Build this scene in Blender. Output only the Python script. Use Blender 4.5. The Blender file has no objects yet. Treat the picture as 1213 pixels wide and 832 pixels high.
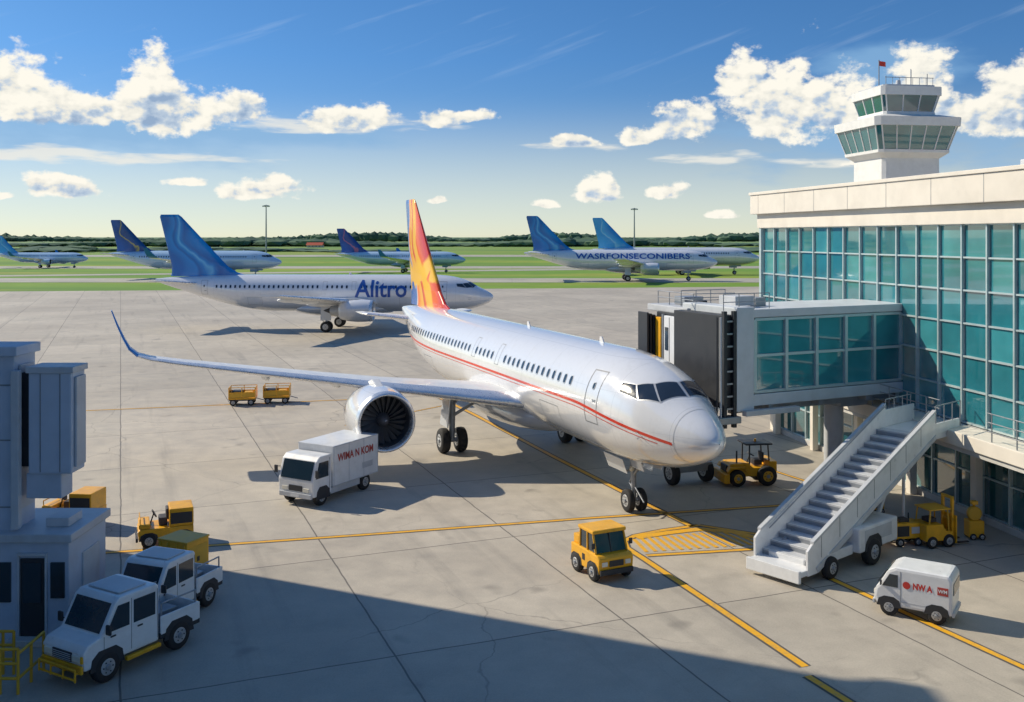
import bpy, bmesh, math, random
from mathutils import Vector, Matrix
random.seed(3)
R=math.radians
sc=bpy.context.scene
sc.view_settings.view_transform='Standard'
try: sc.view_settings.look='None'
except Exception: pass
sc.view_settings.exposure=0

# ---------------------------------------------------------------- materials
def newmat(name):
    m=bpy.data.materials.new(name); m.use_nodes=True
    nt=m.node_tree; nt.nodes.clear()
    o=nt.nodes.new('ShaderNodeOutputMaterial'); p=nt.nodes.new('ShaderNodeBsdfPrincipled')
    nt.links.new(p.outputs[0],o.inputs[0])
    return m,nt,p
def N(nt,t,**k):
    n=nt.nodes.new(t)
    for a,b in k.items(): setattr(n,a,b)
    return n
def mathn(nt,op,a,b=None,c=None):
    n=N(nt,'ShaderNodeMath',operation=op)
    for i,x in enumerate((a,b,c)):
        if x is None: continue
        if isinstance(x,(int,float)): n.inputs[i].default_value=x
        else: nt.links.new(x,n.inputs[i])
    return n.outputs[0]
def vmath(nt,op,a,b=None,c=None):
    n=N(nt,'ShaderNodeVectorMath',operation=op)
    for i,x in enumerate((a,b,c)):
        if x is None: continue
        if isinstance(x,(tuple,list)): n.inputs[i].default_value=x
        else: nt.links.new(x,n.inputs[i])
    return n
def mixc(nt,f,a,b,bt='MIX'):
    n=N(nt,'ShaderNodeMix',data_type='RGBA',blend_type=bt)
    for i,x in ((0,f),(6,a),(7,b)):
        if isinstance(x,(int,float)): n.inputs[i].default_value=x
        elif isinstance(x,(tuple,list)): n.inputs[i].default_value=(x[0],x[1],x[2],1)
        else: nt.links.new(x,n.inputs[i])
    return n.outputs[2]
def maprange(nt,v,a,b,c,d,smooth=False):
    n=N(nt,'ShaderNodeMapRange')
    if smooth: n.interpolation_type='SMOOTHSTEP'
    nt.links.new(v,n.inputs[0])
    for i,x in enumerate((a,b,c,d)): n.inputs[i+1].default_value=x
    return n.outputs[0]
def noise(nt,vec,scale,detail=4,rough=.55,dist=0):
    n=N(nt,'ShaderNodeTexNoise'); n.inputs['Scale'].default_value=scale
    n.inputs['Detail'].default_value=detail; n.inputs['Roughness'].default_value=rough
    n.inputs['Distortion'].default_value=dist
    if vec is not None: nt.links.new(vec,n.inputs['Vector'])
    return n.outputs['Fac']
def ramp(nt,v,stops,interp='LINEAR'):
    n=N(nt,'ShaderNodeValToRGB'); cr=n.color_ramp; cr.interpolation=interp
    while len(cr.elements)<len(stops): cr.elements.new(.5)
    for e,(p,c) in zip(cr.elements,stops): e.position=p; e.color=(c[0],c[1],c[2],1)
    nt.links.new(v,n.inputs[0]); return n.outputs[0]
def mat(name,col,rough=.5,metal=0,var=.1,scale=2.5,bump=0,coat=0,spec=.5,grime=0):
    m,nt,p=newmat(name)
    tc=N(nt,'ShaderNodeTexCoord')
    n1=noise(nt,tc.outputs['Object'],scale,3)
    f=maprange(nt,n1,.3,.7,1-var,1+var)
    c=vmath(nt,'SCALE',tuple(col)); nt.links.new(f,c.inputs[3]); out=c.outputs[0]
    if grime>0:
        n2=noise(nt,tc.outputs['Object'],scale*.45,5,.65)
        g=maprange(nt,n2,.48,.72,0,grime)
        out=mixc(nt,g,out,(col[0]*.45,col[1]*.42,col[2]*.38))
    nt.links.new(out,p.inputs['Base Color'])
    nt.links.new(maprange(nt,n1,.3,.7,max(.03,rough-.06),min(1,rough+.08)),p.inputs['Roughness'])
    p.inputs['Metallic'].default_value=metal
    p.inputs['Coat Weight'].default_value=coat
    p.inputs['Specular IOR Level'].default_value=spec
    if bump>0:
        b=N(nt,'ShaderNodeBump'); b.inputs['Strength'].default_value=bump; b.inputs['Distance'].default_value=.02
        nt.links.new(noise(nt,tc.outputs['Object'],scale*8,2),b.inputs['Height']); nt.links.new(b.outputs[0],p.inputs['Normal'])
    return m

WHITE=mat('white_vehicle_paint',(.76,.77,.78),.33,coat=.3,var=.05,grime=.25)
YEL=mat('yellow_paint',(.82,.41,.012),.4,coat=.2,var=.08,scale=4,grime=.4)
YELD=mat('yellow_rail_paint',(.68,.38,.03),.45,var=.08,grime=.3)
RUB=mat('tyre_rubber',(.02,.02,.022),.8,var=.2)
HUB=mat('wheel_hub',(.45,.46,.48),.4,.4)
DARK=mat('dark_metal',(.035,.038,.045),.5,.2)
STEEL=mat('steel_grey',(.32,.34,.37),.4,.5)
LGREY=mat('light_grey_panel',(.52,.54,.57),.5,var=.06,grime=.25)
VGLASS=mat('vehicle_glass',(.015,.03,.045),.06,var=.05,spec=.8)
RED=mat('red_paint',(.55,.04,.03),.4)
DRED=mat('dark_red_lettering',(.42,.06,.05),.5)
LAMP=mat('headlamp_lens',(.75,.72,.62),.15,coat=.5)
BLUEP=mat('blue_paint',(.01,.16,.50),.3,coat=.3)
SEAT=mat('seat_vinyl',(.05,.05,.06),.7)

# ---------------------------------------------------------------- mesh builder
class MB:
    def __init__(s): s.v=[];s.f=[];s.mi=[];s.sm=[];s.mats=[]
    def idx(s,m):
        if m not in s.mats: s.mats.append(m)
        return s.mats.index(m)
    def add(s,vs,fs,m,smooth=False,M=None):
        o=len(s.v); i=s.idx(m)
        for v in vs:
            v=Vector(v)
            s.v.append(M@v if M is not None else v)
        for f in fs: s.f.append([o+k for k in f]); s.mi.append(i); s.sm.append(smooth)
    def addbm(s,bm,m,M=None,smooth=False):
        bm.verts.index_update()
        s.add([v.co.copy() for v in bm.verts],[[v.index for v in f.verts] for f in bm.faces],m,smooth,M); bm.free()
    def box(s,c,sz,m,rz=0,bev=0,M=None,rot=None):
        bm=bmesh.new(); bmesh.ops.create_cube(bm,size=1)
        bmesh.ops.scale(bm,vec=Vector(sz),verts=bm.verts)
        b=min(bev,min(sz)*.45)
        if b>0: bmesh.ops.bevel(bm,geom=list(bm.edges),offset=b,segments=2,affect='EDGES',profile=.6)
        T=Matrix.Translation(Vector(c))@(rot if rot is not None else Matrix.Rotation(rz,4,'Z'))
        if M is not None: T=M@T
        s.addbm(bm,m,T)
    def b2(s,x0,x1,y0,y1,z0,z1,m,bev=0,M=None):
        s.box(((x0+x1)/2,(y0+y1)/2,(z0+z1)/2),(abs(x1-x0),abs(y1-y0),abs(z1-z0)),m,0,bev,M)
    def prism(s,pts,y0,y1,m,bev=0,M=None):
        bm=bmesh.new()
        a=[bm.verts.new((p[0],y0,p[1])) for p in pts]; b=[bm.verts.new((p[0],y1,p[1])) for p in pts]
        n=len(pts); bm.faces.new(a); bm.faces.new(b[::-1])
        for i in range(n): bm.faces.new((a[i],b[i],b[(i+1)%n],a[(i+1)%n]))
        bmesh.ops.recalc_face_normals(bm,faces=bm.faces)
        if bev>0: bmesh.ops.bevel(bm,geom=list(bm.edges),offset=bev,segments=2,affect='EDGES',profile=.6)
        s.addbm(bm,m,M)
    def lathe(s,prof,m,M=None,n=24,smooth=True,cap=True):
        vs=[];fs=[]
        for a,r in prof:
            for k in range(n):
                t=2*math.pi*k/n; vs.append((r*math.cos(t),r*math.sin(t),a))
        for i in range(len(prof)-1):
            for k in range(n):
                k2=(k+1)%n; fs.append((i*n+k,i*n+k2,(i+1)*n+k2,(i+1)*n+k))
        s.add(vs,fs,m,smooth,M)
        if not cap: return
        for i in (0,len(prof)-1):
            if prof[i][1]>1e-3: s.add(vs[i*n:(i+1)*n],[list(range(n))],m,False,M)
    def cyl(s,p0,p1,r0,m,r1=None,n=16,M=None):
        p0=Vector(p0);p1=Vector(p1); d=p1-p0; r1=r0 if r1 is None else r1
        T=Matrix.Translation(p0)@d.to_track_quat('Z','Y').to_matrix().to_4x4()
        if M is not None: T=M@T
        s.lathe([(0,r0),(d.length,r1)],m,T,n)
    def ell(s,c,r,m,M=None,n=16,seg=10):
        T=Matrix.Translation(Vector(c))@Matrix.Diagonal((r[0],r[1],r[2],1))
        if M is not None: T=M@T
        s.lathe([(-math.cos(math.pi*i/seg),max(1e-4,math.sin(math.pi*i/seg))) for i in range(seg+1)],m,T,n)
    def wheel(s,x,y,z,r,w,M=None,hub=HUB,tyre=RUB):
        T=Matrix.Translation((x,y,z))@Matrix.Rotation(R(-90),4,'X')
        if M is not None: T=M@T
        h=w/2
        s.lathe([(-h,r*.55),(-h,r*.86),(-h*.75,r*.97),(-h*.35,r),(h*.35,r),(h*.75,r*.97),(h,r*.86),(h,r*.55)],tyre,T,28)
        s.lathe([(-h-.004,r*.5),(-h*.98,r*.56),(-h*.5,r*.57),(h*.5,r*.57),(h*.98,r*.56),(h+.004,r*.5)],hub,T,20)
        s.lathe([(-h-.05,r*.16),(-h-.03,r*.2),(h+.03,r*.2),(h+.05,r*.16)],STEEL,T,12)
        for k in range(6):
            a=k*math.pi/3
            for sg in (-1,1): s.lathe([(sg*(h+.006),r*.05),(sg*(h+.018),r*.05)],DARK,T@Matrix.Translation((r*.35*math.cos(a),r*.35*math.sin(a),0)),8)
    def text(s,body,size,m,T,bold=.0,width=None,sx=1):
        vs,fs=textmesh(body,size,bold)
        if width:
            w=max(v.x for v in vs)-min(v.x for v in vs); sx=width/w
        s.add([(v.x*sx,v.y,0) for v in vs],fs,m,False,T)
    def build(s,name,loc=(0,0,0),rz=0,parent=None,scale=1):
        me=bpy.data.meshes.new(name); me.from_pydata([tuple(v) for v in s.v],[],s.f)
        for m in s.mats: me.materials.append(m)
        me.polygons.foreach_set('material_index',s.mi); me.polygons.foreach_set('use_smooth',s.sm)
        me.update()
        o=bpy.data.objects.new(name,me); sc.collection.objects.link(o)
        o.location=loc; o.rotation_euler=(0,0,rz); o.scale=(scale,)*3
        if parent: o.parent=parent
        return o
def textmesh(body,size,bold=0):
    cu=bpy.data.curves.new('t','FONT'); cu.body=body; cu.size=size; cu.offset=bold; cu.align_x='CENTER'; cu.align_y='CENTER'; cu.resolution_u=3
    ob=bpy.data.objects.new('t',cu); sc.collection.objects.link(ob)
    dg=bpy.context.evaluated_depsgraph_get(); me=bpy.data.meshes.new_from_object(ob.evaluated_get(dg))
    vs=[v.co.copy() for v in me.vertices]; fs=[list(p.vertices) for p in me.polygons]
    bpy.data.objects.remove(ob); bpy.data.curves.remove(cu); bpy.data.meshes.remove(me)
    return vs,fs
def side_T(x,y,z,side):
    if side<0: return Matrix.Translation((x,y,z))@Matrix.Rotation(R(90),4,'X')
    return Matrix.Translation((x,y,z))@Matrix.Rotation(R(180),4,'Z')@Matrix.Rotation(R(90),4,'X')
def slope(M,p0,p1,hw,m,ins=.06,th=.02):
    a=Vector((p0[0],0,p0[1]));b=Vector((p1[0],0,p1[1])); d=(b-a).normalized(); nrm=Vector((d.z,0,-d.x))
    a=a+d*ins; b=b-d*ins
    pts=[a-nrm*.01,b-nrm*.01,b+nrm*th,a+nrm*th]
    M.prism([(p.x,p.z) for p in pts],-hw,hw,m)
def empty(name,loc,rz,scale=1):
    e=bpy.data.objects.new(name,None); sc.collection.objects.link(e); e.location=loc; e.rotation_euler=(0,0,rz); e.scale=(scale,)*3; e.empty_display_size=1
    return e

# ---------------------------------------------------------------- world
SUNAZ=math.atan2(-.91,.41); SUNEL=R(37)
def world():
    w=bpy.data.worlds.new('World'); sc.world=w; w.use_nodes=True; nt=w.node_tree; nt.nodes.clear()
    try:
        w.cycles.sampling_method='MANUAL'; w.cycles.sample_map_resolution=256
    except Exception: pass
    out=N(nt,'ShaderNodeOutputWorld')
    tc=N(nt,'ShaderNodeTexCoord'); g=tc.outputs['Generated']
    sx=N(nt,'ShaderNodeSeparateXYZ'); nt.links.new(g,sx.inputs[0])
    z2=mathn(nt,'MULTIPLY_ADD',sx.outputs[2],2.6,.03)
    cb=N(nt,'ShaderNodeCombineXYZ'); nt.links.new(sx.outputs[0],cb.inputs[0]); nt.links.new(sx.outputs[1],cb.inputs[1]); nt.links.new(z2,cb.inputs[2])
    nv=vmath(nt,'NORMALIZE',cb.outputs[0])
    sky=N(nt,'ShaderNodeTexSky',sky_type='NISHITA'); sky.sun_disc=False; sky.sun_elevation=SUNEL; sky.sun_rotation=SUNAZ
    sky.air_density=1.0; sky.dust_density=.5; sky.ozone_density=2.0; sky.altitude=100
    nt.links.new(nv.outputs[0],sky.inputs[0])
    bg=N(nt,'ShaderNodeBackground'); bg.inputs[1].default_value=.115
    az=mathn(nt,'ARCTAN2',sx.outputs[0],sx.outputs[1])
    hl=mathn(nt,'SQRT',mathn(nt,'ADD',mathn(nt,'MULTIPLY',sx.outputs[0],sx.outputs[0]),mathn(nt,'MULTIPLY',sx.outputs[1],sx.outputs[1])))
    el=mathn(nt,'DIVIDE',sx.outputs[2],mathn(nt,'ADD',hl,.0001))
    tn=ramp(nt,maprange(nt,el,0,.3,0,1),[(0,(.95,1,1)),(.25,(.82,1.04,1.10)),(.6,(.58,1.02,1.30)),(1,(.5,.98,1.32))])
    tint=mixc(nt,1.0,sky.outputs[0],tn,'MULTIPLY')
    nt.links.new(tint,bg.inputs[0])
    cc=N(nt,'ShaderNodeCombineXYZ'); nt.links.new(az,cc.inputs[0]); nt.links.new(el,cc.inputs[1]); P=cc.outputs[0]
    C=[(-27,.123,3.3,.060),(-24.2,.116,2.4,.038),(-19.9,.119,3.3,.064),(-17.6,.117,2.4,.040),(-22.3,.116,2.6,.034),(-15.6,.119,1.9,.025),(-9.4,.116,3.5,.024),(-8.5,.119,1.7,.030),(-3.3,.118,2.6,.013),
       (-24.1,.040,2.3,.016),(-25.6,.040,1.2,.018),(-14,.042,2.5,.020),(-13.6,.046,1.1,.028),(-18.2,.052,1.3,.009),(-27.8,.036,1,.006),(-4,.036,.8,.005),
       (15.0,.120,3.8,.072),(12.6,.146,1.7,.028),(18.0,.118,3.2,.056),(22.3,.135,3.0,.046),(25,.112,2.6,.036),(10.1,.109,2.3,.034),(7.1,.100,1.8,.018),(3.4,.095,2.3,.010),
       (27.0,.108,2.6,.062),(29.2,.112,2.4,.075),(5.0,.042,1.7,.026),(8.9,.043,1.5,.012),(20.3,.07,3.0,.007),(2.0,.033,.9,.006),(12,.022,1.3,.006)]
    S=[(-22,.075,9,.008),(-27,.070,5,.006),(11.3,.076,4,.007),(-12,.112,9,.010),(5,.092,4,.006),(18,.072,4,.006)]
    H=[(-22,.100,12,.036),(-14,.100,9,.018),(18,.098,9,.045),(26,.095,7,.045),(21,.16,5,.03)]
    k=math.pi/180
    def field(vec,L,flat=2.3):
        cur=None
        for a,e,wd,h in L:
            v=vmath(nt,'MULTIPLY_ADD',vec,(1/(wd*k),1/h,0),(-a/wd,-e/h,0)).outputs[0]
            if flat!=1:
                v2=vmath(nt,'MULTIPLY',v,(1,flat,1)).outputs[0]
                v=vmath(nt,'MINIMUM',v,v2).outputs[0]
            l=vmath(nt,'LENGTH',v).outputs['Value']
            cur=l if cur is None else mathn(nt,'MINIMUM',cur,l)
        return mathn(nt,'SUBTRACT',1.0,cur)
    Ps=vmath(nt,'MULTIPLY',P,(1,1.3,1)).outputs[0]
    n1=noise(nt,Ps,24,6,.6)
    n2=noise(nt,vmath(nt,'ADD',Ps,(-.005,.009,0)).outputs[0],24,3,.55)
    warpv=N(nt,'ShaderNodeTexNoise'); warpv.inputs['Scale'].default_value=15; warpv.inputs['Detail'].default_value=2; nt.links.new(Ps,warpv.inputs['Vector'])
    wv=vmath(nt,'MULTIPLY_ADD',warpv.outputs['Color'],(.05,.02,0),(-.025,-.010,0)).outputs[0]
    Pw=vmath(nt,'ADD',P,wv).outputs[0]
    F=field(Pw,C)
    dens=mathn(nt,'MULTIPLY_ADD',mathn(nt,'SUBTRACT',n1,.5),2.5,F)
    alpha=maprange(nt,dens,.10,.44,0,1,True)
    lit=mathn(nt,'MULTIPLY_ADD',mathn(nt,'SUBTRACT',n1,n2),3.4,.64)
    hgt=ramp(nt,maprange(nt,el,.0,.2,0,1),[(0,(.5,.5,.5)),(.42,(.5,.5,.5)),(.54,(.18,.18,.18)),(.70,(.52,.52,.52)),(.9,(.68,.68,.68))])
    lit=mathn(nt,'ADD',lit,mathn(nt,'SUBTRACT',hgt,.45))
    lit=mathn(nt,'ADD',lit,maprange(nt,dens,.2,1.2,.10,-.10))
    ccol=ramp(nt,lit,[(.0,(.30,.42,.60)),(.3,(.52,.62,.74)),(.52,(.86,.84,.76)),(.8,(1.0,.96,.85))])
    ns=noise(nt,vmath(nt,'MULTIPLY',P,(1,7,1)).outputs[0],12,4,.6)
    ds=mathn(nt,'MULTIPLY_ADD',mathn(nt,'SUBTRACT',ns,.5),3.0,field(Pw,S,1))
    al_s=maprange(nt,ds,.1,.9,0,.8,True)
    nh=noise(nt,vmath(nt,'MULTIPLY',P,(1,3,1)).outputs[0],9,4,.55)
    dh=mathn(nt,'MULTIPLY_ADD',mathn(nt,'SUBTRACT',nh,.5),2.0,field(P,H,1))
    al_h=maprange(nt,dh,.0,.8,0,.72,True)
    rot=N(nt,'ShaderNodeVectorRotate',rotation_type='Z_AXIS'); nt.links.new(P,rot.inputs['Vector']); rot.inputs['Angle'].default_value=R(-20)
    nc=noise(nt,vmath(nt,'MULTIPLY',rot.outputs[0],(1.2,14,1)).outputs[0],3.5,4,.6)
    al_c=mathn(nt,'MULTIPLY',maprange(nt,nc,.55,.8,0,.25,True),maprange(nt,el,.12,.22,0,1,True))
    hz=mathn(nt,'MULTIPLY',maprange(nt,el,0,.15,1,0,True),.62)
    def over(base,col,a):
        b=N(nt,'ShaderNodeBackground')
        if isinstance(col,tuple): b.inputs[0].default_value=(*col,1)
        else: nt.links.new(col,b.inputs[0])
        m=N(nt,'ShaderNodeMixShader'); nt.links.new(a,m.inputs[0]); nt.links.new(base,m.inputs[1]); nt.links.new(b.outputs[0],m.inputs[2]); return m.outputs[0]
    s=over(bg.outputs[0],(.84,.81,.62),hz)
    s=over(s,(.70,.82,.95),al_c)
    s=over(s,(.25,.46,.72),al_h)
    s=over(s,(.88,.86,.78),al_s)
    s=over(s,ccol,alpha)
    nt.links.new(s,out.inputs[0])
world()
sd=Vector((math.sin(SUNAZ)*math.cos(SUNEL),math.cos(SUNAZ)*math.cos(SUNEL),math.sin(SUNEL)))
l=bpy.data.lights.new('sun','SUN'); l.energy=5.0; l.angle=R(.5); l.color=(1,.89,.70)
lo=bpy.data.objects.new('sun',l); sc.collection.objects.link(lo); lo.rotation_euler=(-sd).to_track_quat('-Z','Y').to_euler(); lo.location=sd*100

# ---------------------------------------------------------------- ground
def grass_mat():
    m,nt,p=newmat('grass_material'); tc=N(nt,'ShaderNodeTexCoord'); o=tc.outputs['Object']
    st=vmath(nt,'MULTIPLY',o,(.35,1,1)).outputs[0]
    n1=noise(nt,st,.012,3); n2=noise(nt,o,.12,4,.7); n3=noise(nt,st,.03,3)
    c=ramp(nt,n1,[(.32,(.08,.21,.012)),(.5,(.15,.29,.016)),(.62,(.27,.34,.025)),(.75,(.10,.23,.018))])
    c=mixc(nt,maprange(nt,n3,.52,.66,0,.5),c,(.38,.35,.05))
    c=mixc(nt,maprange(nt,n2,.35,.7,0,.35),c,(.06,.14,.012))
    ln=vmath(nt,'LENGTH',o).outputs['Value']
    c=mixc(nt,maprange(nt,ln,400,2500,0,.65),c,(.16,.25,.20))  # aerial haze painted into the grass colour, stronger with distance
    nt.links.new(c,p.inputs['Base Color']); p.inputs['Roughness'].default_value=.9; return m
def concrete_mat(name,c1,c2,mort,slab=6.2,rot=-68.3):
    m,nt,p=newmat(name); tc=N(nt,'ShaderNodeTexCoord'); o=tc.outputs['Object']
    r=N(nt,'ShaderNodeVectorRotate',rotation_type='Z_AXIS'); nt.links.new(o,r.inputs['Vector']); r.inputs['Angle'].default_value=R(-rot)
    wob=N(nt,'ShaderNodeTexNoise'); wob.inputs['Scale'].default_value=.8; wob.inputs['Detail'].default_value=3; nt.links.new(o,wob.inputs['Vector'])
    rv=vmath(nt,'ADD',r.outputs[0],vmath(nt,'MULTIPLY_ADD',wob.outputs['Color'],(.09,.09,0),(-.045,-.045,0)).outputs[0]).outputs[0]
    b=N(nt,'ShaderNodeTexBrick'); b.offset=.0; nt.links.new(rv,b.inputs['Vector'])
    b.inputs['Scale'].default_value=1; b.inputs['Brick Width'].default_value=slab*1.25; b.inputs['Row Height'].default_value=slab
    b.inputs['Mortar Size'].default_value=.032; b.inputs['Mortar Smooth'].default_value=.5; b.inputs['Bias'].default_value=0
    b.inputs['Color1'].default_value=(*c1,1); b.inputs['Color2'].default_value=(*c2,1); b.inputs['Mortar'].default_value=(*mort,1)
    c=b.outputs['Color']
    n1=noise(nt,o,.07,4,.6); n2=noise(nt,o,.9,6,.7); n3=noise(nt,o,22,2)
    c=mixc(nt,1,c,ramp(nt,n1,[(.3,(.80,.79,.78)),(.7,(1.1,1.1,1.08))]),'MULTIPLY')
    c=mixc(nt,1,c,ramp(nt,n2,[(.3,(.84,.84,.84)),(.65,(1.05,1.05,1.05))]),'MULTIPLY')
    c=mixc(nt,1,c,ramp(nt,n3,[(.3,(.92,.92,.92)),(.7,(1.06,1.06,1.06))]),'MULTIPLY')
    st=vmath(nt,'MULTIPLY',r.outputs[0],(.05,.9,1)).outputs[0]
    n4=noise(nt,st,1.0,4,.6)
    c=mixc(nt,maprange(nt,n4,.56,.72,0,.28),c,(.12,.115,.11))
    n5=noise(nt,o,.55,2,.5)
    c=mixc(nt,maprange(nt,n5,.66,.74,0,.35),c,(.09,.085,.08))
    vo=N(nt,'ShaderNodeTexVoronoi',feature='DISTANCE_TO_EDGE'); vo.inputs['Scale'].default_value=.11; nt.links.new(vmath(nt,'ADD',o,wob.outputs['Color']).outputs[0],vo.inputs['Vector'])
    ck=mathn(nt,'MULTIPLY',maprange(nt,vo.outputs['Distance'],.0,.004,.45,0),maprange(nt,n1,.45,.55,0,1))
    c=mixc(nt,ck,c,(.10,.095,.09))
    nt.links.new(c,p.inputs['Base Color'])
    nt.links.new(maprange(nt,n2,.3,.7,.58,.85),p.inputs['Roughness'])
    bp=N(nt,'ShaderNodeBump'); bp.inputs['Strength'].default_value=.25; bp.inputs['Distance'].default_value=.01
    nt.links.new(n3,bp.inputs['Height']); nt.links.new(bp.outputs[0],p.inputs['Normal'])
    return m
GRASS=grass_mat()
APRON=concrete_mat('apron_concrete',(.505,.455,.385),(.445,.405,.345),(.16,.145,.13))
TAXI=concrete_mat('taxiway_concrete',(.46,.44,.37),(.42,.40,.34),(.2,.2,.18),9,0)
def sheet(name,pts,z,m):
    b=MB(); b.add([(x,y,z) for x,y in pts],[list(range(len(pts)))],m); return b.build(name)
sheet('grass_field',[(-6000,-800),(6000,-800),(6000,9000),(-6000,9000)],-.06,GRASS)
sheet('airport_apron',[(-400,-120),(400,-120),(400,228),(120,212),(58,200),(5,192),(-60,186),(-120,178),(-400,172)],0,APRON)
sheet('taxiway',[(-500,219),(600,216),(600,238),(-500,241)],-.03,TAXI)
sheet('taxiway',[(-700,305),(700,318),(700,340),(-700,332)],-.03,TAXI)
sheet('runway',[(-1500,480),(1500,500),(1500,550),(-1500,528)],-.03,TAXI)
sheet('taxiway',[(-190,240),(-160,240),(60,310),(20,310)],-.034,TAXI)
def mark_mat():
    m,nt,p=newmat('yellow_marking_paint'); tc=N(nt,'ShaderNodeTexCoord'); o=tc.outputs['Object']
    n=noise(nt,o,3.5,6,.75); c=mixc(nt,maprange(nt,n,.50,.68,0,.7),(.78,.40,.015),(.35,.26,.14))
    nt.links.new(c,p.inputs['Base Color']); p.inputs['Roughness'].default_value=.6; return m
MARK=mark_mat()
BLK=mat('black_marking_edge',(.09,.085,.08),.8,var=.2)
mk=MB()
def ribbon(pts,w,z,m):
    L=[];Rr=[]
    P=[Vector((x,y)) for x,y in pts]
    for i,p in enumerate(P):
        d=(P[min(i+1,len(P)-1)]-P[max(i-1,0)]).normalized(); n=Vector((-d.y,d.x))*w/2
        L.append((p+n));Rr.append((p-n))
    vs=[(a.x,a.y,z) for a in L]+[(a.x,a.y,z) for a in Rr]; n=len(P)
    mk.add(vs,[(i,i+1,n+i+1,n+i) for i in range(n-1)],m)
lines=[([(-13.4,31.6),(-5,33.6),(2.9,35.6),(10.9,37.4)],.17),
 ([(-6.2,66),(-2.3,56.6),(2.0,45.3),(4.9,38),(6.35,34.5)],.22),
 ([(6.6,34.7),(5.2,34.1),(4.2,33.5),(3.75,32.9),(3.75,32.2),(4.2,31.0),(5.64,27.0),(6.95,23.3)],.2),
 ([(9.4,29.5),(12.3,22.8),(14,19)],.18),([(6.85,22.8),(7.6,21),(8.3,19)],.18),
 ([(-26,57.2),(-9.3,61.6)],.15),([(-9.0,53),(-3.5,60)],.1),([(10.5,44.6),(13.2,38.9)],.12),([(6.6,34.7),(8.5,33.6),(8.8,32.8),(8.2,32.1),(4.3,31.4)],.18)]
for pts,w in lines:
    ribbon(pts,w+.14,.004,BLK); ribbon(pts,w,.008,MARK)
for i in range(14):
    t=i/13; a=Vector((4.35,31.75)).lerp(Vector((8.2,32.5)),t); b=Vector((4.1,33.1)).lerp(Vector((7.5,34.1)),t)
    ribbon([tuple(a),tuple(b)],.14,.0125,MARK)
ribbon([(4.2,33.25),(5.4,33.8),(6.5,34.2),(7.6,33.9),(8.3,33.2),(8.4,32.8)],.36,.016,MARK)
mk.build('apron_markings')

# ---------------------------------------------------------------- distant treeline and buildings
def trees_mat():
    m,nt,p=newmat('distant_foliage'); g=N(nt,'ShaderNodeNewGeometry')
    c=ramp(nt,g.outputs['Random Per Island'],[(0,(.045,.10,.07)),(.5,(.06,.125,.08)),(1,(.10,.17,.09))])  # bluish distance haze is mixed into these foliage colours
    nt.links.new(c,p.inputs['Base Color']); p.inputs['Roughness'].default_value=.95; return m
TREES=trees_mat()
def treeline(name,y0,y1,x0,x1,n,h0,h1):
    b=MB(); bm=bmesh.new(); bmesh.ops.create_icosphere(bm,subdivisions=1,radius=1); bm.verts.index_update()
    bv=[v.co.copy() for v in bm.verts]; bf=[[v.index for v in f.verts] for f in bm.faces]; bm.free()
    for i in range(n):
        x=random.uniform(x0,x1); y=random.uniform(y0,y1)
        f=.65+.35*math.sin(x*.011+2*math.sin(x*.004))
        h=random.uniform(h0,h1)*max(.35,f); w=random.uniform(7,18)
        vs=[(x+v.x*w*random.uniform(.75,1.2),y+v.y*w*.6,h*.45+v.z*h*.5*random.uniform(.75,1.25)) for v in bv]
        b.add(vs,bf,TREES)
    b.build(name)
treeline('distant_treeline',950,1100,-900,900,1500,7,10)
treeline('distant_treeline',1800,2100,-1500,1500,1500,15,21)
treeline('distant_treeline',620,680,-520,-60,150,2,4.5)
treeline('distant_treeline',620,680,120,420,120,2,4.5)
ROOFR=mat('red_roof',(.42,.08,.04),.8); WALLW=mat('barn_wall',(.6,.57,.5),.8)
for (x,y,w,d,h) in ((-180,900,14,10,2.0),):
    b=MB(); b.b2(-w/2,w/2,-d/2,d/2,0,h,WALLW)
    b.prism([(-d/2-.6,h+.01),(d/2+.6,h+.01),(0,h+d*.25)],-w/2-.6,w/2+.6,ROOFR,M=Matrix.Rotation(R(90),4,'Z'))
    for i in range(4): b.b2(-w/2+w*(i+.6)/4.4,-w/2+w*(i+.9)/4.4,-d/2-.05,-d/2+.05,h*.4,h*.75,DARK)
    b.build('barn',(x,y,0))
for (x,y,h) in ((-100,400,23),(51,410,22)):
    b=MB(); b.cyl((0,0,0),(0,0,h),.38,STEEL,.2); b.cyl((0,0,0),(0,0,.5),.7,LGREY)
    b.cyl((0,0,h-.6),(0,0,h-.2),1.0,STEEL)
    for k in range(6):
        a=k*math.pi/3; b.box((1.2*math.cos(a),1.2*math.sin(a),h-.6),(.6,.5,.5),LGREY,a)
    b.build('light_mast',(x,y,0))

# ---------------------------------------------------------------- aircraft
def pchip(xs,ys):
    n=len(xs); h=[xs[i+1]-xs[i] for i in range(n-1)]; d=[(ys[i+1]-ys[i])/h[i] for i in range(n-1)]
    m=[d[0]]+[0 if d[i-1]*d[i]<=0 else 2*d[i-1]*d[i]/(d[i-1]+d[i]) for i in range(1,n-1)]+[d[-1]]
    def f(x):
        x=min(max(x,xs[0]),xs[-1]); i=0
        while i<n-2 and x>xs[i+1]: i+=1
        t=(x-xs[i])/h[i]
        return (2*t**3-3*t*t+1)*ys[i]+(t**3-2*t*t+t)*h[i]*m[i]+(-2*t**3+3*t*t)*ys[i+1]+(t**3-t*t)*h[i]*m[i+1]
    return f
_s=[0,.06,.2,.5,1.0,1.8,2.6,3.5,4.8,6.4,24,26,28,31,34,36,37.5]
TOP=pchip(_s,[3.58,3.76,3.91,4.13,4.40,4.80,5.26,5.60,5.88,6.00,6.00,6.00,5.98,5.91,5.76,5.65,5.50])
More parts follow.
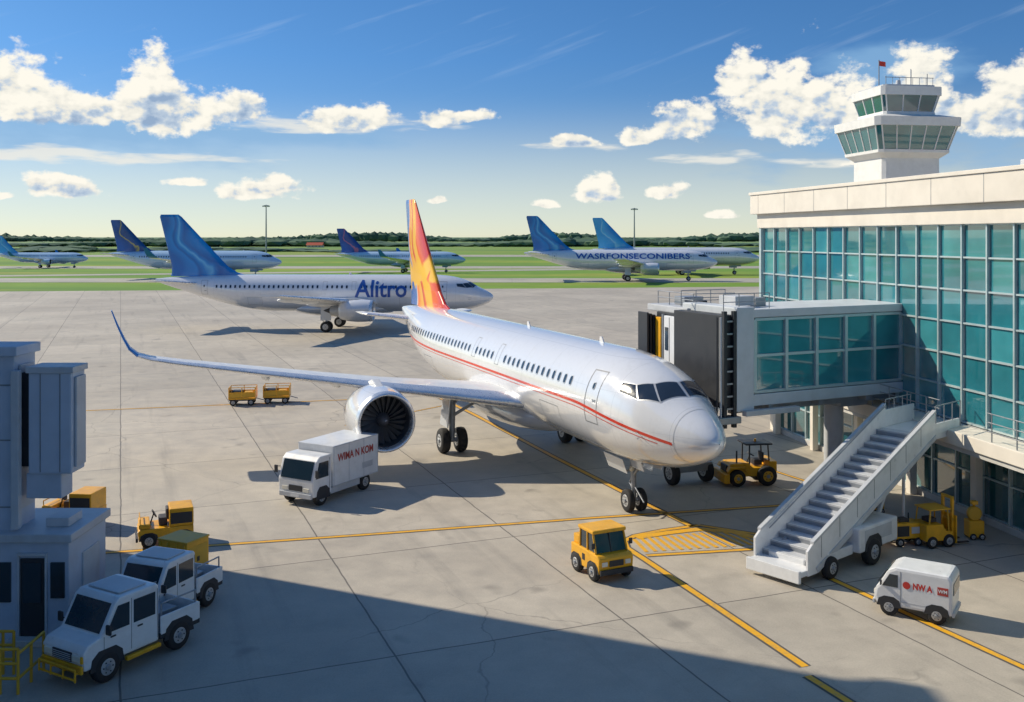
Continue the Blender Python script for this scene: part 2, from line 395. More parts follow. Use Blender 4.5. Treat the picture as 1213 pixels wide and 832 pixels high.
BOT=pchip(_s,[3.55,3.38,3.22,3.00,2.76,2.48,2.28,2.14,2.03,1.99,1.99,2.12,2.45,3.2,4.1,4.7,5.22])
WID=pchip(_s,[.015,.18,.35,.59,.88,1.25,1.53,1.75,1.91,1.97,1.97,1.95,1.83,1.42,.86,.47,.14])
def surf(s,t,off=0):
    top,bot,w=TOP(s),BOT(s),WID(s); zc=(top+bot)/2; rz=(top-bot)/2
    y=w*math.cos(t); z=zc+rz*math.sin(t)
    nrm=Vector((0,math.cos(t)/max(w,.01),math.sin(t)/max(rz,.01))).normalized()
    if s<6.4:
        e=.02; w2=WID(s+e); t2=TOP(s+e); b2=BOT(s+e)
        p1=Vector((-s,y,z)); p2=Vector((-(s+e),w2*math.cos(t),(t2+b2)/2+(t2-b2)/2*math.sin(t)))
        p3=Vector((-s,w*math.cos(t+.01),zc+rz*math.sin(t+.01)))
        n2=(p2-p1).cross(p3-p1)
        if n2.length>1e-9:
            n2.normalize(); 
            if n2.dot(nrm)<0: n2=-n2
            nrm=n2
    return Vector((-s,y,z))+nrm*off
def sz(s,z,side,off):
    top,bot=TOP(s),BOT(s); zc=(top+bot)/2; rz=(top-bot)/2
    q=max(-.999,min(.999,(z-zc)/rz)); p=surf(s,math.asin(q),off)
    return (p.x,p.y*side,p.z)
def quadpatch(b,c,side,off,m,nu=8,nv=8):
    vs=[]
    for i in range(nu+1):
        for j in range(nv+1):
            u=i/nu;v=j/nv
            s=(1-u)*(1-v)*c[0][0]+u*(1-v)*c[1][0]+u*v*c[2][0]+(1-u)*v*c[3][0]
            t=(1-u)*(1-v)*c[0][1]+u*(1-v)*c[1][1]+u*v*c[2][1]+(1-u)*v*c[3][1]
            p=surf(s,R(t),off); vs.append((p.x,p.y*side,p.z))
    fs=[(i*(nv+1)+j,(i+1)*(nv+1)+j,(i+1)*(nv+1)+j+1,i*(nv+1)+j+1) for i in range(nu) for j in range(nv)]
    b.add(vs,fs,m,True)
def szrect(b,s0,s1,z0,z1,side,off,m,nu=4,nv=4,zf=None):
    vs=[]
    for i in range(nu+1):
        s=s0+(s1-s0)*i/nu; dz=zf(s) if zf else 0
        for j in range(nv+1): vs.append(sz(s,z0+(z1-z0)*j/nv+dz,side,off))
    fs=[(i*(nv+1)+j,(i+1)*(nv+1)+j,(i+1)*(nv+1)+j+1,i*(nv+1)+j+1) for i in range(nu) for j in range(nv)]
    b.add(vs,fs,m,True)
def szoval(b,s,z,a,h,side,off,m,n=14):
    vs=[sz(s,z,side,off)]
    for k in range(n):
        t=2*math.pi*k/n; c,q=math.cos(t),math.sin(t)
        vs.append(sz(s+a*math.copysign(abs(c)**.6,c),z+h*math.copysign(abs(q)**.7,q),side,off))
    b.add(vs,[(0,1+k,1+(k+1)%n) for k in range(n)],m,True)
def frame(b,s0,s1,z0,z1,side,m,w=.03,off=.008):
    szrect(b,s0,s1,z0,z0+w,side,off,m,6,1); szrect(b,s0,s1,z1-w,z1,side,off,m,6,1)
    szrect(b,s0,s0+w,z0+w,z1-w,side,off,m,1,8); szrect(b,s1-w,s1,z0+w,z1-w,side,off,m,1,8)

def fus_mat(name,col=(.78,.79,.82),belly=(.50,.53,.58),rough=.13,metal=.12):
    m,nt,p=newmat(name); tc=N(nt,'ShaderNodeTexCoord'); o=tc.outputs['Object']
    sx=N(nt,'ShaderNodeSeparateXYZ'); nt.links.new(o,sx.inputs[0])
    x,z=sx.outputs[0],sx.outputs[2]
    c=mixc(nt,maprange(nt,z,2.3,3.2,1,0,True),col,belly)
    fr=mathn(nt,'FRACT',mathn(nt,'MULTIPLY',x,1/2.65)); ln=mathn(nt,'LESS_THAN',mathn(nt,'ABSOLUTE',mathn(nt,'SUBTRACT',fr,.5)),.004)
    ang=mathn(nt,'FRACT',mathn(nt,'MULTIPLY',z,.95)); ln2=mathn(nt,'LESS_THAN',mathn(nt,'ABSOLUTE',mathn(nt,'SUBTRACT',ang,.5)),.006)
    c=mixc(nt,mathn(nt,'MULTIPLY',mathn(nt,'MAXIMUM',ln,ln2),.26),c,(.3,.31,.33))
    st=vmath(nt,'MULTIPLY',o,(2.2,2.2,.5)).outputs[0]
    n1=noise(nt,st,1.6,5,.65)
    c=mixc(nt,maprange(nt,n1,.5,.78,0,.20),c,(.42,.41,.39))
    nt.links.new(c,p.inputs['Base Color']); p.inputs['Metallic'].default_value=metal
    nt.links.new(maprange(nt,n1,.3,.7,rough-.04,rough+.10),p.inputs['Roughness'])
    p.inputs['Specular IOR Level'].default_value=.8
    p.inputs['Coat Weight'].default_value=.7; p.inputs['Coat Roughness'].default_value=.05
    return m
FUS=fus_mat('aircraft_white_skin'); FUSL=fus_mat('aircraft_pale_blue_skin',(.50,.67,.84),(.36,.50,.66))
WINGM=mat('wing_grey_paint',(.70,.71,.72),.34,.05,var=.05,coat=.15,grime=.12)
CHROME=mat('polished_leading_edge',(.8,.81,.83),.28,.7,var=.03)
FAN=mat('fan_blade_titanium',(.30,.30,.32),.4,.6)
DUCT=mat('engine_duct',(.10,.10,.11),.45,.3)
WINB=mat('cabin_window_glass',(.02,.03,.05),.1,spec=.7)
WFR=mat('window_frame',(.5,.51,.53),.35,.4)
SEAM=mat('door_seam',(.22,.23,.25),.5)
STRIPE=mat('red_stripe',(.66,.05,.02),.3,coat=.3,var=.05)
NAVY=mat('navy_lettering',(.01,.08,.36),.35,coat=.3)
def fin_mat(name,stops,dist=.25,wav=.12,low=None):
    m,nt,p=newmat(name); tc=N(nt,'ShaderNodeTexCoord'); o=tc.outputs['Object']
    sx=N(nt,'ShaderNodeSeparateXYZ'); nt.links.new(o,sx.inputs[0])
    s=mathn(nt,'MULTIPLY',sx.outputs[0],-1); z=sx.outputs[2]
    num=mathn(nt,'SUBTRACT',mathn(nt,'SUBTRACT',s,mathn(nt,'MULTIPLY',z,.84)),24.0)
    den=mathn(nt,'SUBTRACT',10.25,mathn(nt,'MULTIPLY',z,.623))
    p_=mathn(nt,'DIVIDE',num,den)
    n1=noise(nt,vmath(nt,'MULTIPLY',o,(.35,0,.22)).outputs[0],1.0,2)
    p_=mathn(nt,'ADD',p_,mathn(nt,'MULTIPLY',mathn(nt,'SUBTRACT',n1,.5),dist))
    p_=mathn(nt,'ADD',p_,mathn(nt,'MULTIPLY',mathn(nt,'SINE',mathn(nt,'MULTIPLY',z,1.15)),wav))
    c=ramp(nt,p_,stops)
    if low:
        n2=noise(nt,vmath(nt,'MULTIPLY',o,(.5,0,.5)).outputs[0],1.2,2)
        zz=mathn(nt,'ADD',z,mathn(nt,'MULTIPLY',mathn(nt,'SUBTRACT',n2,.5),3.0))
        zz=mathn(nt,'MULTIPLY_ADD',s,.18,zz)
        c=mixc(nt,mathn(nt,'MULTIPLY',maprange(nt,zz,low[1],low[1]+.15,0,1),maprange(nt,zz,low[2],low[2]+.6,1,0)),c,low[0])
    nt.links.new(c,p.inputs['Base Color']); p.inputs['Roughness'].default_value=.25; p.inputs['Coat Weight'].default_value=.3
    return m
OR=(.85,.15,.01);YE=(.9,.50,.02);RD=(.62,.03,.01)
FIN_MAIN=fin_mat('fin_flame_livery',[(0,RD),(.14,(.8,.09,.01)),(.24,OR),(.28,YE),(.46,YE),(.49,OR),(.56,RD),(.60,YE),(.70,(.9,.40,.02)),(.80,OR),(.83,(.8,.7,.6)),(.86,(.02,.16,.5)),(1,(.02,.12,.42))],.35,.16,((.92,.52,.02),13.2,14.4))
B1=(.004,.14,.46);B2=(.008,.25,.66);B3=(.12,.48,.82)
FIN_BLUE=fin_mat('fin_blue_livery',[(0,B2),(.25,B1),(.36,B2),(.42,B3),(.5,B2),(.62,B1),(.7,B2),(1,B1)],.5,.2)
FIN_DK=fin_mat('fin_dark_blue_livery',[(0,(.004,.06,.24)),(.35,(.004,.07,.28)),(.42,(.6,.45,.1)),(.5,(.004,.07,.28)),(1,(.004,.10,.4))],.7,.25)
FIN_PINK=fin_mat('fin_blue_pink_livery',[(0,(.008,.05,.3)),(.35,(.008,.06,.34)),(.42,(.55,.14,.3)),(.50,(.45,.12,.3)),(.54,(.008,.07,.36)),(1,(.008,.09,.42))],.8,.25)
FIN_LT=fin_mat('fin_light_blue_livery',[(0,(.02,.27,.70)),(.4,(.04,.42,.82)),(.5,(.25,.62,.88)),(.56,(.03,.36,.78)),(1,(.04,.40,.8))],.5,.2)

def airfoil(n=9):
    xs=[(1-math.cos(math.pi*i/n))/2 for i in range(n+1)]
    def th(x): return 5*(.2969*math.sqrt(x)-.126*x-.3516*x*x+.2843*x**3-.1015*x**4)
    up=[(x,th(x)+.03*math.sin(math.pi*x)) for x in xs]; lo=[(x,-th(x)*.8+.03*math.sin(math.pi*x)) for x in xs[1:-1]]
    return up+lo[::-1]
def surfloft(b,secs,side,m,le=None,vertical=False,camber=True,tipmat=None,tipfrom=99):
    AF=airfoil(); n=len(AF); vs=[]
    for (y,le_s,ch,z,t,cant) in secs:
        for (x,q) in AF:
            qq=q*t*ch if camber else (q-.03*math.sin(math.pi*x))*t*ch
            s=le_s+x*ch
            if vertical: vs.append((-s,qq,z))
            else: vs.append((-s,side*(y-math.sin(cant)*qq),z+math.cos(cant)*qq))
    for i in range(len(secs)-1):
        fa=[];fb=[]
        for k in range(n):
            k2=(k+1)%n; f=(i*n+k,i*n+k2,(i+1)*n+k2,(i+1)*n+k)
            (fb if (le is not None and (k<2 or k>=n-2)) else fa).append(f)
        mm=tipmat if (tipmat and i>=tipfrom) else m
        b.add([vs[q] for q in range(i*n,(i+2)*n)],[[q-i*n for q in f] for f in fa],mm,True)
        if fb: b.add([vs[q] for q in range(i*n,(i+2)*n)],[[q-i*n for q in f] for f in fb],le if mm is m else mm,True)
    b.add(vs[-n:],[list(range(n))],tipmat or m)

def aircraft(loc,ang,scale=1,fin=FIN_MAIN,skin=FUS,wl=BLUEP,stab=6.2,txt=None,main=False,stripe=None,wins=True,cut=0):
    E=empty('passenger_airplane',loc,ang,scale)
    b=MB(); ss=[0,.03,.06,.12,.2,.3,.42,.56,.72,.9,1.1,1.35,1.6,1.9,2.2,2.5,2.8,3.1,3.5,3.9,4.3,4.8,5.4,6.1]+[7+i for i in range(0,17)]+[24+.5*i for i in range(0,27)]+[37.5]
    n=56; vs=[];fs=[]
    for s in ss:
        for k in range(n):
            p=surf(s,2*math.pi*k/n); vs.append(p)
    for i in range(len(ss)-1):
        for k in range(n): k2=(k+1)%n; fs.append((i*n+k,i*n+k2,(i+1)*n+k2,(i+1)*n+k))
    b.add(vs,fs,skin,True); b.add(vs[-n:],[list(range(n))],DARK)
    b.ell((-16.6,0,2.35),(5.6,2.15,.95),skin,n=24,seg=16)
    for s in (8,15.5): b.prism([(-s,5.95),(-s-.4,5.95),(-s-.38,6.22),(-s-.2,6.22)],-.02,.02,FUS)
    b.build('fuselage',parent=E)
    b=MB()
    for side in (-1,1):
        s=7.2
        while s<30.2 and wins:
            if not (14.6<s<15.2 or 18.2<s<18.6):
                szoval(b,s,4.74,.135,.195,side,.006,WFR); szoval(b,s,4.74,.098,.155,side,.012,WINB)
            s+=.533
        for (a,c,z0,z1) in ((4.9,5.8,3.45,5.32),(31.2,31.95,3.85,5.4)):
            frame(b,a,c,z0,z1,side,SEAM); szoval(b,(a+c)/2,4.78,.1,.14,side,.01,WFR); szoval(b,(a+c)/2,4.78,.07,.11,side,.014,WINB)
            szrect(b,a+.12,a+.36,4.24,4.32,side,.012,STEEL,2,2)
        frame(b,14.75,15.2,4.4,5.3,side,SEAM,.02); frame(b,17.9,18.35,4.4,5.3,side,SEAM,.02)
        frame(b,8.2,10.0,2.55,3.6,side,SEAM,.02); frame(b,25.0,26.6,2.75,3.6,side,SEAM,.02)
        P=[[(1.85,87.5),(2.48,87.5),(2.74,62),(2.1,49)],[(2.14,47),(2.80,60),(3.24,47),(2.82,33)],[(2.90,32),(3.30,46),(3.90,40.5),(3.80,30)]]
        for c in P:
            cx=sum(p[0] for p in c)/4; cy=sum(p[1] for p in c)/4
            big=[(cx+(p[0]-cx)*1.13,cy+(p[1]-cy)*1.12) for p in c]
            quadpatch(b,big,side,.006,WFR); quadpatch(b,c,side,.014,WINB)
        if stripe:
            zf=lambda s:-.60*max(0,(6.5-s)/5)**1.3+.25*max(0,(s-24)/12)
            szrect(b,1.25,33,4.00,4.10,side,.010,stripe,70,1,zf)
            szrect(b,1.8,33,3.88,3.905,side,.010,stripe,70,1,zf)
            # radome joint
            vsr=[]
            for kk in range(41):
                tt=R(-90+180*kk/40)
                for s_ in (1.18,1.205):
                    p=surf(s_,tt,.005); vsr.append((p.x,p.y*side,p.z))
            b.add(vsr,[(2*kk,2*kk+1,2*kk+3,2*kk+2) for kk in range(40)],LGREY,True)
        for z in (3.4,3.6): 
            p=sz(2.6,z,side,.0); b.cyl(p,(p[0]+.1,p[1]+side*.12,p[2]),.015,STEEL,n=6); b.cyl((p[0]+.1,p[1]+side*.12,p[2]),(p[0]+.28,p[1]+side*.12,p[2]),.012,STEEL,n=6)
    b.build('windows_and_doors',parent=E)
    if txt:
        body,size,s0,z0,w,mm=txt
        b=MB(); v,f=textmesh(body,size,size*.02)
        W=max(q.x for q in v)-min(q.x for q in v); k=w/W
        bm=bmesh.new(); bv=[bm.verts.new((q.x*k,q.y,0)) for q in v]
        for ff in f:
            try: bm.faces.new([bv[i] for i in ff])
            except Exception: pass
        for j in range(-6,7):
            bmesh.ops.bisect_plane(bm,geom=list(bm.verts)+list(bm.edges)+list(bm.faces),plane_co=(0,j*size/10,0),plane_no=(0,1,0))
        bm.verts.index_update()
        for side in (-1,):
            b.add([sz(s0-q.co.x,z0+q.co.y,side,.02) for q in bm.verts],[[q.index for q in ff.verts] for ff in bm.faces],mm)
        bm.free(); b.build('lettering',parent=E)
    for side,nm in ((-1,'right'),(1,'left')):
        b=MB()
        secs=[(1.2,12.0,7.4,2.95,.13,0),(2.0,12.5,7.0,3.02,.13,.0),(4.2,13.5,5.6,3.28,.13,.05),(6.6,14.7,4.3,3.55,.13,.08),(9.5,16.15,3.5,3.88,.125,.09),(12.5,17.65,2.85,4.22,.12,.1),(15.3,19.0,2.3,4.55,.11,.12),(16.5,19.6,2.05,4.72,.11,.2),
              (17.0,19.9,1.95,4.87,.10,.5),(17.35,20.25,1.8,5.15,.09,.85),(17.6,20.7,1.5,5.6,.09,1.1),(17.85,21.2,1.15,6.15,.09,1.2),(18.1,21.75,.7,6.8,.09,1.2)]
        if cut: secs=secs[:cut]
        surfloft(b,secs,side,WINGM,CHROME,tipmat=None if cut else wl,tipfrom=8)
        for (y,s0,z,L) in ((4.6,17.2,3.0,2.6),(8.6,17.8,3.55,2.4),(11.6,18.6,3.9,2.1)):
            b.ell((-(s0+.6),side*y,z),(L*.62,.17,.24),WINGM,n=12,seg=12)
        ey=7.5 if main else 6.0; es=12.9 if main else 12.0; ez=2.5; K=.93 if main else .8
        T=Matrix.Translation((-es,side*ey,ez))@Matrix.Rotation(R(-90),4,'Y')@Matrix.Diagonal((K,K,1,1))
        nac=[(.30,1.13),(.12,1.16),(.03,1.20),(0,1.245),(.03,1.29),(.12,1.335),(.3,1.375)]
        b.lathe(nac,CHROME,T,48,cap=False)
        b.lathe([(.3,1.375),(.7,1.42),(1.3,1.45),(2.0,1.43),(2.7,1.33),(3.2,1.2),(3.5,1.1),(3.5,1.04),(3.0,1.05)],skin,T,48,cap=False)
        b.lathe([(.3,1.13),(.7,1.12),(1.1,1.11),(1.27,1.10)],DUCT,T,48,cap=False)
        b.lathe([(1.05,1.11),(1.06,.02)],DARK,T,48,cap=False)
        b.lathe([(3.0,.85),(3.6,.78),(4.3,.62),(4.5,.55)],STEEL,T,32); b.lathe([(4.2,.42),(4.6,.36),(5.2,.06),(5.25,.001)],DARK,T,24)
        b.lathe([(3.02,1.05),(3.03,.8)],DARK,T,32,cap=False)
        b.lathe([(.28,.001),(.33,.10),(.47,.21),(.65,.30),(.85,.34)],DUCT,T,24)
        for k in range(22):
            a=2*math.pi*k/22
            vs=[]
            for (r,tw,w) in ((.30,.35,.10),(.6,.2,.13),(.85,.10,.15),(1.09,.02,.16)):
                for q in (-1,1):
                    aa=a+q*w/ max(r,.5)*.62+tw*.5
                    vs.append((r*math.cos(aa),r*math.sin(aa),.80+q*.10))
            b.add(vs,[(0,1,3,2),(2,3,5,4),(4,5,7,6)],FAN,True,T)
        for k in range(9):
            a=k*.55; r=.04+.026*k; b.ell((.0,0,0),(.028,.028,.02),FUS,T@Matrix.Translation((r*math.cos(a),r*math.sin(a),.27+.04*k)),8,5)
        b.prism([(-(es+.9),ez+1.35*K),(-(es+2.0),ez+1.66*K),(-(es+3.2),3.75),(-(es+6),3.55),(-(es+4.6),ez+.75),(-(es+3.2),ez+.9)],side*ey-.17,side*ey+.17,WINGM,.05)
        b.build(nm+'_wing_and_engine',parent=E)
    b=MB()
    surfloft(b,[(0,26.8,9.0,5.78,.035,0),(0,28.3,7.4,6.2,.07,0),(0,29.4,6.3,6.9,.10,0),(0,34.6,2.45,12.35,.10,0),(0,34.95,2.0,12.6,.06,0)],1,fin,None,True,False)
    b.build('vertical_fin',parent=E)
    b=MB()
    for side in (-1,1):
        k=stab/6.2
        surfloft(b,[(.2,31.9,3.9,4.95,.1,0),(1.0,32.4,3.6,5.03,.1,0),(.8+5.4*k,32.2+3.1*k,3.6-2.1*k,5.1+.45*k,.09,.05),(1.0+5.4*k,32.5+3.1*k,3.2-2.1*k,5.12+.45*k,.06,.05)],side,WINGM,CHROME)
    b.build('horizontal_stabilisers',parent=E)
    b=MB(); NS=5.6
    b.cyl((-NS,0,.45),(-NS-.12,0,2.4),.085,STEEL,.12); b.cyl((-NS,0,.45),(-NS-.05,0,1.25),.06,CHROME)
    b.cyl((-NS,-.33,.42),(-NS,.33,.42),.07,STEEL)
    for y in (-.25,.25): b.wheel(-NS,y,.42,.42,.24)
    b.cyl((-NS-.05,0,1.3),(-NS+1.0,0,2.3),.05,STEEL,n=10); b.cyl((-NS-.0,0,.75),(-NS-.35,0,1.0),.035,STEEL,n=8); b.cyl((-NS-.35,0,1.0),(-NS-.08,0,1.35),.035,STEEL,n=8)
    b.cyl((-NS-.08,-.3,1.5),(-NS-.08,.3,1.5),.04,STEEL,n=8)
    for y in (-.16,.16): b.lathe([(0,.09),(.06,.11),(.07,.001)],LAMP,Matrix.Translation((-NS+.08,y,1.62))@Matrix.Rotation(R(90),4,'Y'),14)
    for sd2 in (-1,1):
        b.box((-NS-.3,sd2*.62,1.80),(1.5,.03,.6),skin,rot=Matrix.Rotation(sd2*R(-22),4,'X'),bev=.01)
        b.box((-NS+.95,sd2*.42,1.98),(.9,.03,.4),skin,rot=Matrix.Rotation(sd2*R(-20),4,'X'),bev=.01)
    b.cyl((-NS+.1,0,.9),(-NS+.75,.0,.5),.03,STEEL,n=8)
    for side in (-1,1):
        y=side*3.15; x=-17.6
        b.cyl((x,y,.6),(x,y,3.1),.13,STEEL,.19); b.cyl((x,y,.6),(x,y,1.6),.09,CHROME)
        b.cyl((x,y-.5,.58),(x,y+.5,.58),.11,STEEL)
        for q in (-.42,.42): b.wheel(x,y+q,.58,.58,.42)
        b.cyl((x,y,1.7),(x,side*1.6,2.5),.08,STEEL,n=10); b.cyl((x,y,2.2),(x+1.2,y*.9,3.1),.06,STEEL,n=10)
        b.cyl((x-.1,y,.85),(x-.45,y,1.25),.04,STEEL,n=8); b.cyl((x-.45,y,1.25),(x-.12,y,1.7),.04,STEEL,n=8)
        b.box((x,y+side*.32,2.05),(1.15,.05,1.6),skin,rot=Matrix.Rotation(side*R(6),4,'X'),bev=.015)
        b.b2(x-.9,x+1.0,side*.5,side*1.7,1.9,2.1,DARK)
    b.build('landing_gear',parent=E)
    return E
A0=R(-68.3)
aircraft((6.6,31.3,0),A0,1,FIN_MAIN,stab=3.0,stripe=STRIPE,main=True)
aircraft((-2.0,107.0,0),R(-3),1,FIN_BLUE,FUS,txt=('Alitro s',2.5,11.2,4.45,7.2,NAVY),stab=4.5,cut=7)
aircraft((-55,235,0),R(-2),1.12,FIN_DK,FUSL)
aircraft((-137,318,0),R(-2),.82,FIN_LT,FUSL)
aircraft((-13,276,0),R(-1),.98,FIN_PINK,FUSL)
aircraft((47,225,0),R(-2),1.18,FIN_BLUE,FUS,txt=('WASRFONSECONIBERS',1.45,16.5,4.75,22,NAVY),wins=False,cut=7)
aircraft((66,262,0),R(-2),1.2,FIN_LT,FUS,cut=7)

# ---------------------------------------------------------------- terminal
def glass_mat(name,c0,c1,rough=.07):
    m,nt,p=newmat(name); g=N(nt,'ShaderNodeNewGeometry'); tc=N(nt,'ShaderNodeTexCoord')
    c=ramp(nt,g.outputs['Random Per Island'],[(0,c0),(.6,tuple((a+b)/2 for a,b in zip(c0,c1))),(1,c1)])
    n=noise(nt,tc.outputs['Object'],.5,3)
    c=mixc(nt,maprange(nt,n,.35,.65,0,.45),c,tuple(x*.45 for x in c0))
    nt.links.new(c,p.inputs['Base Color']); p.inputs['Roughness'].default_value=rough; p.inputs['Specular IOR Level'].default_value=1.0
    p.inputs['Coat Weight'].default_value=1.0; p.inputs['Coat Roughness'].default_value=.02; p.inputs['Coat IOR'].default_value=1.7
    b=N(nt,'ShaderNodeBump'); b.inputs['Strength'].default_value=.05; b.inputs['Distance'].default_value=.05
    nt.links.new(noise(nt,tc.outputs['Object'],.6,1),b.inputs['Height']); nt.links.new(b.outputs[0],p.inputs['Normal'])
    return m
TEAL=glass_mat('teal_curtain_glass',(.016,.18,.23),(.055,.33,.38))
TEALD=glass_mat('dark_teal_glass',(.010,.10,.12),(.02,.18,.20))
PLASTER=mat('white_cladding',(.74,.69,.61),.7,var=.05,scale=1.2,bump=.1,grime=.18)
MULL=mat('mullion_aluminium',(.50,.60,.62),.35,.3,var=.05)
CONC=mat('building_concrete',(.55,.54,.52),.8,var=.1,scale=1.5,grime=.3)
def panes(b,x0,x1,z0,z1,nx,nz,y,gm,mm,mw=.09,mz=.07,dep=.12,jit=.008):
    for i in range(nx):
        for j in range(nz):
            a=x0+(x1-x0)*i/nx+mw*.5; c=x0+(x1-x0)*(i+1)/nx-mw*.5; e=z0+(z1-z0)*j/nz+mz*.5; g=z0+(z1-z0)*(j+1)/nz-mz*.5
            q=[random.uniform(-jit,jit) for _ in range(3)]
            b.add([(a,y+q[0],e),(c,y+q[1],e),(c,y+q[1]+q[2],g),(a,y+q[0]+q[2],g)],[(0,1,2,3)],gm)
    for i in range(nx+1):
        x=x0+(x1-x0)*i/nx; b.b2(x-mw/2,x+mw/2,y-dep,y+.03,z0,z1,mm)
    for j in range(nz+1):
        z=z0+(z1-z0)*j/nz; b.b2(x0,x1,y-dep*.7,y+.028,z-mz/2,z+mz/2,mm)
TA=math.atan2(-.984,.18)
T=empty('terminal_building',(13.1,51.7,0),TA)
LB=42.0
b=MB(); b.b2(0,LB,.25,28,3.5,10.6,PLASTER)
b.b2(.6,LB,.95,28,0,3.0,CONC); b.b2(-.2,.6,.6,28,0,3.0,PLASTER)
b.b2(0,LB,.0,28,3.0,3.48,CONC)
b.build('walls',parent=T)
b=MB(); panes(b,.1,LB-.4,3.55,10.62,30,6,.12,TEAL,MULL,.075,.06); b.b2(-.12,.1,-.06,.3,3.5,10.62,MULL)
b.build('curtain_wall',parent=T)
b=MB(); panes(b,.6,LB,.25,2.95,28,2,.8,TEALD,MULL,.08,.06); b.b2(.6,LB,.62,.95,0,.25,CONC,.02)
for i in range(11): b.b2(1+4*i-.15,1+4*i+.15,.25,.55,0,3.0,PLASTER,.03)
b.build('ground_floor_glazing',parent=T)
b=MB(); b.b2(-.25,LB,-.12,28.2,10.63,11.35,PLASTER,.02); b.b2(-.5,LB,-.4,28.5,11.352,12.35,PLASTER,.03); b.b2(-.56,LB,-.46,28.6,12.352,12.5,PLASTER,.02)
for i in range(14): b.b2(3*i+.5-.012,3*i+.5+.012,-.405,-.39,11.36,12.34,SEAM)
b.b2(12,16,6,10,12.5,13.4,LGREY,.05)
b.build('roof_parapet',parent=T)
b=MB(); b.b2(5.5,LB,-1.15,.0,3.0,3.48,PLASTER,.03); b.b2(5.5,LB,-1.05,.6,2.82,2.998,CONC)
for i in range(27):
    x=9+i*1.2
    if 17.2<x<19.4: continue
    b.cyl((x,-1.05,3.48),(x,-1.05,4.4),.022,STEEL,n=8)
for z in (3.8,4.1,4.4):
    b.cyl((9,-1.05,z),(17.0,-1.05,z),.02,STEEL,n=8); b.cyl((19.6,-1.05,z),(41,-1.05,z),.02,STEEL,n=8)
b.build('walkway_deck',parent=T)

# jet bridge
JA=math.atan2(3.3,6.85)
J=empty('jet_bridge',(8.55,35.8,0),JA)
BR=mat('jet_bridge_paint',(.58,.62,.66),.45,var=.05,scale=1.5,grime=.2)
b=MB(); b.b2(0,8.3,.12,2.95,4.12,7.45,BR,.02)
b.b2(-.05,8.2,-.02,3.1,7.22,7.52,BR,.03); b.b2(-.05,8.0,-.06,3.1,4.0,4.42,BR,.03)
b.b2(-.55,.25,-.12,3.2,3.85,7.62,BR,.05)
panes(b,.35,7.7,4.5,7.15,5,2,.06,TEAL,MULL,.13,.1,.12)
for x in (1,3.4,5.8): b.b2(x,x+.2,-.02,3.0,3.82,4.02,STEEL)
b.b2(-.4,7.9,.4,.6,3.7,3.98,STEEL); b.b2(-.4,7.9,2.5,2.7,3.7,3.98,STEEL)
b.b2(-.3,2.2,-.35,-.1,3.7,3.9,LGREY,.02)
b.build('tunnel',parent=J)
b=MB()
b.b2(-1.1,-.5,.05,3.0,4.0,7.35,DARK,.02)
for x in (-1.05,-.62):
    b.b2(x-.07,x+.07,-.12,.04,3.3,7.5,DARK,.01)
for k in range(9): b.b2(-1.0,-.68,-.08,-.03,3.5+k*.45,3.56+k*.45,STEEL)
b.cyl((-1.25,-.1,3.4),(-1.25,-.1,7.3),.04,LGREY,n=10)
b.cyl((-1.38,-.05,3.4),(-1.38,-.05,7.3),.03,DARK,n=10)
b.b2(-1.6,-.4,-.2,.3,3.45,3.7,STEEL,.03)
for (x0,x1) in ((-.9,1.2),):
    for y in (.2,2.8):
        for k in range(4): b.cyl((x0+(x1-x0)*k/3,y,7.5),(x0+(x1-x0)*k/3,y,8.1),.018,STEEL,n=6)
        for z in (7.8,8.1): b.cyl((x0,y,z),(x1,y,z),.018,STEEL,n=6)
b.b2(.2,1.1,.9,1.9,7.6,7.95,LGREY,.03); b.b2(1.4,1.9,1.2,1.7,7.5,7.85,STEEL,.03)
b.build('telescoping_frame',parent=J)
b=MB(); b.cyl((5.6,1.5,0),(5.6,1.5,4.0),.38,LGREY,.38,24); b.cyl((5.6,1.5,0),(5.6,1.5,.15),.75,CONC,n=24); b.b2(4.9,6.3,.4,2.7,3.55,3.72,STEEL)
b.build('support_column',parent=J)
CM=Matrix.Rotation(-JA,4,'Z')@Matrix.Translation((6.6-8.55,31.3-35.8,0))@Matrix.Rotation(A0,4,'Z')
CAB=mat('cab_white_panel',(.72,.74,.77),.4,var=.05,scale=1.5,grime=.2)
b=MB()
b.b2(-9.0,-6.3,2.95,5.0,3.7,7.15,CAB,.04,CM)
b.b2(-9.2,-6.1,2.6,5.1,7.152,7.42,LGREY,.04,CM)
b.b2(-9.2,-6.2,2.6,5.05,3.5,3.7,STEEL,.02,CM)
for k in range(6): b.b2(-9.0+.03*k,-8.25,2.05+.15*k,2.14+.15*k,3.75,7.12-.05*k,DARK,.02,CM)
b.b2(-8.25,-6.6,2.5,2.95,3.75,7.15,DARK,.02,CM)
b.b2(-8.15,-7.75,2.38,2.6,4.0,6.95,YEL,.03,CM)
b.b2(-7.45,-6.62,2.36,2.5,3.9,7.05,CAB,.02,CM); b.b2(-7.05,-7.02,2.35,2.365,3.95,7.0,SEAM,0,CM)
b.b2(-7.35,-7.12,2.34,2.365,5.7,6.6,VGLASS,.0,CM)
b.b2(-7.62,-7.56,2.36,2.46,3.8,7.1,STEEL,0,CM)
b.b2(-6.62,-6.24,2.55,2.95,3.8,7.1,CAB,.03,CM)
